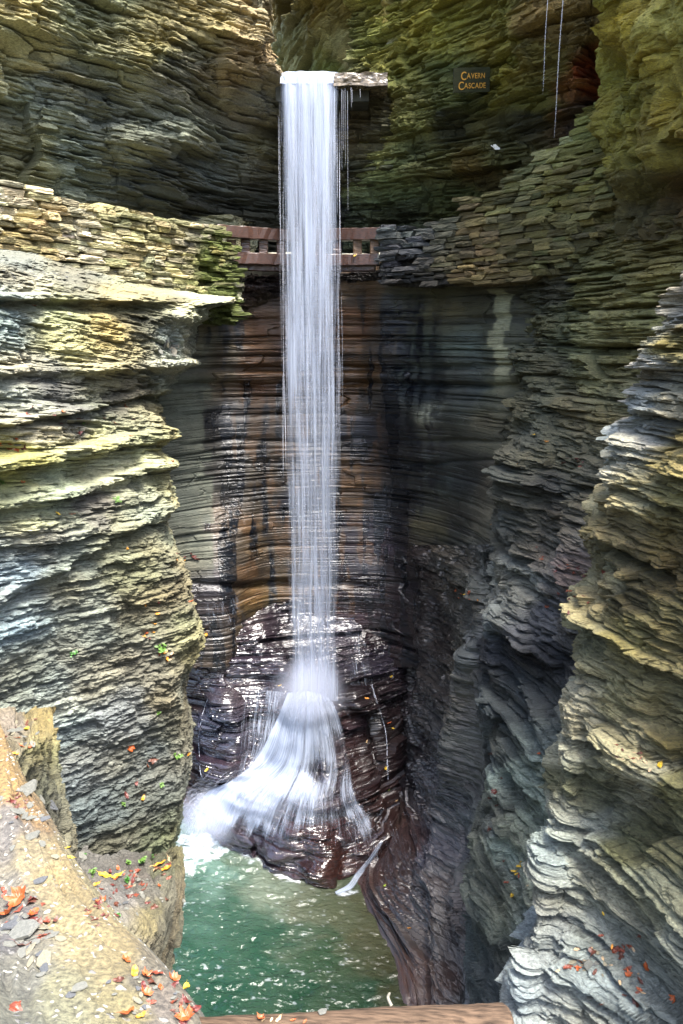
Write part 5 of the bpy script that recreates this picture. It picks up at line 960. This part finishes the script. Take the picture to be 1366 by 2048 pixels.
# single leaves that stand out
leaf(987, 296, 'cream', 24, 'bright cream leaf caught on the dark wall below the sign', None, up=.15, k=3)
for (x, y, c, s, lb) in ((370, 1980, 'yellow', 30, 'big yellow leaf at the tip of the near mortared coping'), (253, 1922, 'orange', 26, 'upright orange leaf on the coping above the narrow ledge'), (268, 1948, 'golden', 30, 'golden curled leaf below the upright orange one on the coping'),
    (290, 1955, 'orange', 24, 'small orange leaf beside the golden curled one on the coping'), (315, 1950, 'rust', 30, 'long rust-brown leaf on the coping near the pool'), (345, 1960, 'orange', 22, 'orange leaf on the coping just left of the big yellow leaf'),
    (290, 1990, 'orange', 24, 'orange leaf lying under the curled golden leaf'), (252, 2032, 'orange', 44, 'large orange leaf at the bottom edge of the picture'), (280, 2035, 'golden', 22, 'golden leaf touching the large orange leaf at the bottom edge'),
    (388, 2022, 'red', 30, 'folded dark red leaf at the end of the coping above the log'), (372, 2036, 'orange', 30, 'orange leaf beside the folded dark red leaf'), (238, 1963, 'brown', 26, 'dark brown narrow leaf alone on the bare mortar'),
    (40, 1800, 'orange', 38, 'large tan-orange maple leaf among slate chips on the coping'), (15, 1832, 'orange', 32, 'orange leaf at the left edge on slate chips'), (68, 1828, 'orange', 30, 'orange maple leaf right of the large tan one'), (90, 1875, 'rust', 30, 'rust leaf standing on edge beside the largest slate chip'),
    (40, 1895, 'brown', 34, 'brown crumpled leaf under the largest slate chip'), (28, 2018, 'rust', 26, 'tan-red leaf low on the coping at bottom left'), (55, 1460, 'yellow', 20, 'yellow maple leaf on top of the small square ledge'), (32, 1508, 'golden', 16, 'golden leaf on the edge of the small square ledge'),
    (206, 1754, 'yellow', 30, 'large pale yellow leaf at the left of the leafy ledge'), (234, 1754, 'yellow', 24, 'second pale yellow leaf of the leafy ledge, beside the large one'), (320, 1732, 'golden', 30, 'pair-forming golden leaf near the corner of the leafy ledge'), (336, 1738, 'golden', 26, 'golden leaf touching the ledge corner leaf'), (335, 1718, 'pale', 24, 'round cream leaf at the far corner of the leafy ledge'), (308, 1745, 'pale', 28, 'cream-orange leaf in the middle of the leafy ledge'), (192, 1772, 'golden', 22, 'golden leaf at the edge of the ledge next to the mortar'),
    (141, 1717, 'yellow', 16, 'yellow leaf in the crack between coping and cliff'), (134, 1697, 'yellow', 14, 'small yellow leaf just above the crack leaf'),
    (262, 1496, 'orange', 16, 'orange leaf alone on the lower left cliff face'), (293, 1533, 'orange', 18, 'orange leaf on the left cliff close to its wet edge'), (272, 1566, 'red', 18, 'red leaf above two others on the lower left cliff'), (250, 1588, 'red', 20, 'dark red leaf on the lower left cliff'), (286, 1598, 'golden', 18, 'golden finger-like leaf on the lower left cliff'), (303, 1520, 'brown', 20, 'dark brown drooping leaf on the lower left cliff'),
    (376, 1507, 'golden', 12, 'golden leaf at the jagged right edge of the left cliff'), (415, 1538, 'yellow', 12, 'yellow leaf on the wet boulder left of the cascade'), (560, 1372, 'yellow', 10, 'tiny yellow leaf just left of the plunge'), (735, 1397, 'golden', 11, 'golden leaf on the wet slab right of the plunge'), (733, 1484, 'pale', 12, 'pale yellow leaf on the glistening rock right of the cascade'), (782, 1352, 'yellow', 8, 'tiny yellow leaf on the dark wet bank'),
    (778, 1445, 'orange', 12, 'orange leaf beside the thin rivulet'), (785, 1456, 'yellow', 9, 'yellow leaf under the orange one by the rivulet'), (770, 1537, 'yellow', 14, 'yellow leaf hanging at the foot of the thin rivulet'), (776, 1580, 'lime', 10, 'greenish yellow leaf under the thin rivulet'), (793, 1600, 'pale', 9, 'round cream leaf on the dark bank beside the cascade foot'), (769, 1772, 'lime', 9, 'lime green leaf on the wet bank above the pool'), (819, 1857, 'golden', 9, 'tiny golden leaf low on the brown bank'),
    (710, 511, 'yellow', 11, 'bright yellow leaf stuck on the bridge rail'), (1319, 1533, 'yellow', 24, 'bright yellow leaf on the grey ledge at the right edge'), (1070, 870, 'yellow', 11, 'yellow leaf high on the right cliff'), (1092, 884, 'golden', 11, 'golden leaf just below the high yellow one on the right cliff'), (1036, 928, 'golden', 9, 'golden leaf on the left edge of the right cliff'),
    (1081, 1507, 'orange', 13, 'orange leaf on the rounded grey rock of the right cliff'), (1030, 1745, 'yellow', 16, 'yellow leaf low on the smooth grey rock face'), (1207, 1828, 'yellow', 9, 'yellow leaf on the striped grey spur'), (1223, 1893, 'golden', 10, 'golden leaf at the foot of the striped grey spur'), (1094, 1217, 'orange', 11, 'orange leaf on the wet shelf of the right cliff'),
    (982, 1050, 'golden', 7, 'tiny golden leaf in the right cleft'), (345, 925, 'orange', 10, 'orange leaf on the tip of the jutting left ledge'), (255, 1100, 'golden', 14, 'golden leaf stuck to the middle of the left cliff'), (45, 967, 'orange', 22, 'orange leaf below a pale slate at the left'), (115, 1028, 'yellow', 13, 'yellow leaf on the weedy shelf of the left cliff'), (145, 1030, 'orange', 13, 'orange leaf on the weedy shelf of the left cliff'), (262, 873, 'orange', 12, 'orange leaf on the upper left ledge'),
    (380, 1205, 'orange', 16, 'orange leaf on the right rim of the left cliff'), (412, 1268, 'golden', 16, 'golden leaf on the beak-shaped tip of the left cliff'), (68, 613, 'orange', 8, 'small orange leaf on the pale slab under the stone wall')):
    leaf(x, y, c, s, lb, None)
ORD = ['first', 'second', 'third', 'fourth', 'fifth', 'sixth', 'seventh', 'eighth', 'ninth', 'tenth', 'eleventh', 'twelfth', 'thirteenth', 'fourteenth', 'fifteenth', 'sixteenth', 'seventeenth', 'eighteenth', 'nineteenth', 'twentieth', 'twenty-first', 'twenty-second', 'twenty-third', 'twenty-fourth']
def rank_labels(objs):
    by = {}
    for o in objs: by.setdefault(o['label'], []).append(o)
    for lb, os_ in by.items():
        if len(os_) < 2: continue
        os_.sort(key=lambda o: proj(np.array(o.matrix_world.translation))[0])
        for k, o in enumerate(os_): o['label'] = ORD[min(k, 23)] + ' ' + lb.replace(' among the litter', '').replace(' scattered', '') + ', from the left'
def cluster(n, cx, cy, sx, sy, cols, size, place, group, ang=0):
    os_ = []
    for _ in range(n):
        a, b = random.gauss(0, 1) * sx * .55, random.gauss(0, 1) * sy * .55; c = random.choice(cols)
        o = leaf(cx + a * math.cos(ang) - b * math.sin(ang), cy + a * math.sin(ang) + b * math.cos(ang), c, size * random.uniform(.6, 1.25), '%s leaf among the litter %s' % ({'brown': 'brown', 'pale': 'cream', 'lime': 'lime green'}.get(c, c), place), group)
        if o: os_.append(o)
    rank_labels(os_)
cluster(44, 270, 1765, 85, 42, ['red', 'brown', 'rust', 'red', 'orange', 'rust'], 13, 'on the leafy ledge at lower left', 'leaves on the leafy ledge', -.25)
cluster(16, 210, 1820, 26, 34, ['red', 'brown', 'red'], 12, 'beside the near mortared coping', 'leaves beside the coping', .9)
cluster(16, 50, 1830, 60, 50, ['red', 'brown', 'rust'], 18, 'between slate chips on the coping', 'leaves between the slate chips')
cluster(10, 35, 1480, 40, 45, ['red', 'orange', 'brown', 'pale'], 14, 'on the small square ledge at the left', 'leaves on the small ledge')
cluster(16, 340, 2010, 60, 26, ['red', 'orange', 'rust', 'brown'], 20, 'at the near end of the coping', 'leaves at the end of the coping', .7)
cluster(12, 40, 1600, 40, 30, ['red', 'brown'], 13, 'on the far part of the coping', 'leaves on the far coping')
cluster(26, 1255, 1945, 70, 55, ['rust', 'brown', 'pale', 'orange', 'pale'], 15, 'on the broad grey rock at lower right', 'leaves on the lower right rock', .6)
cluster(10, 1150, 1925, 30, 24, ['rust', 'orange', 'pale'], 14, 'in the hollow of the lower right rock', 'leaves in the rock hollow')
cluster(14, 1270, 1515, 55, 14, ['rust', 'brown', 'pale'], 11, 'on the grey ledge at the right', 'leaves on the right ledge', .35)
cluster(14, 1130, 1130, 60, 16, ['red', 'red', 'rust', 'orange'], 10, 'on the wet shelves of the right cliff', 'leaves on the wet shelves', .25)
cluster(10, 1120, 1190, 60, 16, ['red', 'rust', 'orange'], 10, 'on the lower wet shelf of the right cliff', 'leaves on the lower wet shelf', .25)
cluster(6, 990, 1600, 20, 60, ['red', 'brown'], 12, 'in the steep dark cleft on the right', 'leaves in the cleft')
cluster(8, 1030, 1740, 22, 40, ['pale', 'rust', 'yellow'], 12, 'on the smooth grey rock face', 'leaves on the smooth rock')
cluster(7, 1150, 925, 40, 8, ['red', 'rust'], 9, 'on a shelf high in the right cliff', 'leaves on the high right shelf')
cluster(9, 930, 1195, 30, 14, ['golden', 'yellow', 'orange'], 7, 'at the corner beside the dark amphitheatre', 'leaves at the dark corner', .3)
cluster(9, 300, 1250, 40, 60, ['orange', 'red', 'golden'], 12, 'on the middle of the left cliff', 'leaves on the mid left cliff')
cluster(7, 330, 1310, 16, 16, ['orange', 'pale', 'golden'], 16, 'by the green sprig of the left cliff', 'leaves by the green sprig')
cluster(7, 370, 1115, 26, 10, ['red', 'golden'], 10, 'on the jagged rim of the left cliff', 'leaves on the left rim')
cluster(12, 130, 830, 120, 28, ['orange', 'rust', 'red'], 11, 'on the upper ledges of the left cliff', 'leaves on the upper ledges')
cluster(8, 20, 885, 22, 16, ['orange', 'red', 'pale'], 15, 'on the topmost ledge at the left edge', 'leaves at the left edge')
cluster(6, 560, 2040, 60, 6, ['orange', 'pale'], 14, 'on top of the log', 'leaves on the log')
# slate chips
def chipmesh(seed):
    r = random.Random(seed); n = r.randint(5, 8); P = []
    for i in range(n):
        a = 2 * math.pi * (i + r.uniform(-.3, .3)) / n; q = r.uniform(.75, 1.1); P.append((q * math.cos(a), q * math.sin(a) * .62))
    t = r.uniform(.07, .13); V = [(x, y, 0) for x, y in P] + [(x * .96, y * .95, t + r.uniform(-.02, .02)) for x, y in P] + [(x * .5, y * .5, t + .03 * r.random()) for x, y in P]
    F = [tuple(range(n - 1, -1, -1)), tuple(2 * n + i for i in range(n))] + [(i, (i + 1) % n, n + (i + 1) % n, n + i) for i in range(n)] + [(n + i, n + (i + 1) % n, 2 * n + (i + 1) % n, 2 * n + i) for i in range(n)]
    return V, F
m_ch = [pmat('slate_' + n_, c, .6, ns=9., lo=.7, hi=1.3, bump=.3) for n_, c in (('grey', (108, 108, 100)), ('pale', (128, 122, 102)), ('dark', (84, 86, 88)))]
CH = []
for k in range(9):
    V, F = chipmesh(k); 
    for mi in range(3):
        me = bpy.data.meshes.new('chip'); me.from_pydata(V, [], F); me.materials.append(m_ch[mi]); CH.append(me)
def chip(px, py, size, mi, label, group, ang=None):
    h = cast(px, py, skip=('water', 'fallen', 'mist'))
    if h is None or abs(px - 683) > 690 or py > 2050: return
    loc, nor = h[0], h[1]; zc = (loc - OC).length; sz = size * zc / FPX * .42
    o = bpy.data.objects.new('slate_chip', CH[random.randrange(9) * 3 + mi]); S.collection.objects.link(o)
    n = (nor + Vector((0, 0, .8)) + Vector([random.gauss(0, .12) for _ in range(3)])).normalized()
    o.matrix_world = Matrix.Translation(loc + nor * .004) @ basis(n, random.uniform(0, 6.28) if ang is None else ang) @ Matrix.Diagonal((sz, sz, sz, 1)); tag(o, label, 'slate chip', group); return o
nm3 = ('grey', 'cream', 'dark grey')
for (x, y, s, mi, lb) in ((50, 1862, 84, 0, 'largest grey-green slate chip on the near coping'), (95, 1872, 46, 0, 'grey slate chip against the right end of the largest one'), (50, 1585, 80, 0, 'long grey slate chip high on the coping'), (90, 1922, 56, 1, 'pale slate chip below the largest one on the coping'),
    (55, 1905, 44, 1, 'cream slate chip beside the brown crumpled leaf'), (28, 1850, 60, 2, 'dark slate chip above the largest pale one'), (110, 1715, 24, 1, 'thin cream chip pressed into bare mortar'), (62, 1675, 50, 0, 'grey slate chip in the middle of the far coping'), (165, 1713, 30, 0, 'grey-blue chip at the foot of the left cliff'),
    (90, 600, 34, 1, 'pale flat slab on the rubble shelf below the stone wall'), (35, 890, 20, 0, 'grey slate splinter on the topmost left ledge'), (30, 1462, 34, 0, 'grey slate chip on the small square ledge'), (1180, 1932, 34, 0, 'grey slate chip in the hollow of the lower right rock'), (645, 2026, 30, 0, 'small grey chip on top of the log')):
    chip(x, y, s, mi, lb, None)
def chips(n, cx, cy, sx, sy, size, place, group):
    os_ = []
    for _ in range(n):
        mi = random.choice((0, 0, 1, 2)); o = chip(cx + random.gauss(0, .5) * sx, cy + random.gauss(0, .5) * sy, size * random.uniform(.5, 1.3), mi, '%s slate chip scattered %s' % (nm3[mi], place), group)
        if o: os_.append(o)
    rank_labels(os_)
chips(34, 55, 1860, 70, 110, 30, 'on the near coping', 'slate chips on the coping')
chips(18, 45, 1620, 60, 60, 26, 'on the far end of the coping', 'slate chips on the far coping')
chips(16, 300, 1980, 80, 40, 16, 'at the narrow end of the coping', 'slate chips at the coping end')
chips(26, 270, 1780, 80, 45, 14, 'among the leaves of the ledge', 'slate chips on the leafy ledge')
chips(10, 40, 1475, 45, 35, 18, 'on the small square ledge', 'slate chips on the small ledge')
chips(40, 90, 545, 110, 18, 13, 'on the rubble shelf below the stone wall', 'slate chips on the rubble shelf')
chips(16, 340, 690, 14, 26, 24, 'on the flaking corner of the left cliff', 'slate flakes at the left corner')
chips(10, 1200, 1940, 60, 40, 16, 'on the lower right rock', 'slate chips on the lower right rock')
# green sprigs
m_gr = [pmat('green_leaf', (84, 120, 44), .5, ns=8., lo=.7, hi=1.3, bump=.1), pmat('dark_green_leaf', (56, 110, 34), .5, ns=8., lo=.7, hi=1.3, bump=.1)]
def sprig(px, py, size, label):
    h = cast(px, py, skip=('water', 'fallen', 'mist', 'slate'))
    if h is None: return
    loc, nor = h[0], h[1]; sz = size * .8 * (loc - OC).length / FPX; r = random
    root = bpy.data.objects.new('plant_sprig', None); S.collection.objects.link(root); root.location = loc; tag(root, label, 'plant')
    V, F = [], []; SV, SF = [], []
    for k in range(11):
        a = r.uniform(0, 6.28); L = r.uniform(.35, 1) * sz; d = Vector((math.cos(a) * .6, math.sin(a) * .6, .7)) + nor * .7; d.normalize(); e = d * L * .7
        b = len(SV); q = .012 * sz; SV += [(q, 0, 0), (-q, q, 0), (0, -q, 0), tuple(e)]; SF += [(b, b + 1, b + 3), (b + 1, b + 2, b + 3), (b + 2, b, b + 3)]
        for _ in range(2):
            M_ = basis((d * .3 + nor * .6 + Vector((0, 0, .7)) + Vector([r.gauss(0, .4) for _ in range(3)])), r.uniform(0, 6.28)); w = sz * r.uniform(.16, .28); c = e + Vector([r.gauss(0, .12) * sz for _ in range(3)]); b = len(V)
            for (x, y, z) in ((-1, 0, 0), (-.4, .55, .12), (.4, .5, .12), (1, 0, -.1), (.4, -.5, .12), (-.4, -.55, .12), (0, 0, -.02)): V.append(tuple(c + M_.to_3x3() @ Vector((x, y, z)) * w))
            F += [(b + i, b + (i + 1) % 6, b + 6) for i in range(6)]
    for nm, vv, ff, m in (('foliage', V, F, r.choice(m_gr)), ('stems', SV, SF, m_gr[1])):
        me = bpy.data.meshes.new(nm); me.from_pydata(vv, [], ff); me.materials.append(m); o = bpy.data.objects.new(nm, me); S.collection.objects.link(o); o.parent = root
for (x, y, s, lb) in ((285, 1727, 22, 'leafy green sprig at the back of the leafy ledge'), (305, 1720, 16, 'small green sprig right of the bigger one on the leafy ledge'), (258, 1728, 14, 'small green sprig left of the bigger one on the leafy ledge'), (186, 1750, 18, 'green sprig at the inner edge of the leafy ledge'), (255, 1763, 14, 'single green sprig in the litter of the leafy ledge'), (238, 1833, 12, 'green sprig at the lower end of the leafy ledge'),
    (322, 1300, 22, 'green sprig with orange leaves on the left cliff'), (145, 1310, 16, 'small green plant on the grey face of the left cliff'), (358, 1515, 18, 'green tuft near the lower right edge of the left cliff'), (316, 1428, 12, 'tiny green sprig on the left cliff above the wet boulder'), (205, 1392, 12, 'tiny green sprig at a crack of the left cliff'), (322, 1572, 12, 'thin green sprig low on the left cliff'), (232, 1003, 18, 'green sprig on the weedy shelf of the left cliff'), (248, 1610, 11, 'tiny green sprig low on the left cliff face'), (4, 970, 16, 'green sprig at the left edge under the stone wall'), (166, 845, 10, 'tiny green sprig under the upper left ledge'), (168, 1712, 10, 'tiny green sprig where coping meets cliff')):
    sprig(x, y, s, lb)
# stick standing by the log
P = [unproj(783, 2012, 2.25), unproj(776, 1996, 2.27), unproj(779, 1987, 2.3)]
o = tubes([catmull(np.array(P), 10)], [.006 * np.linspace(1.1, .7, 10)], 'stick', pmat('grey_wood', (150, 146, 132), .8), seg=6); tag(o, 'short grey broken stick poking up behind the log', 'stick')
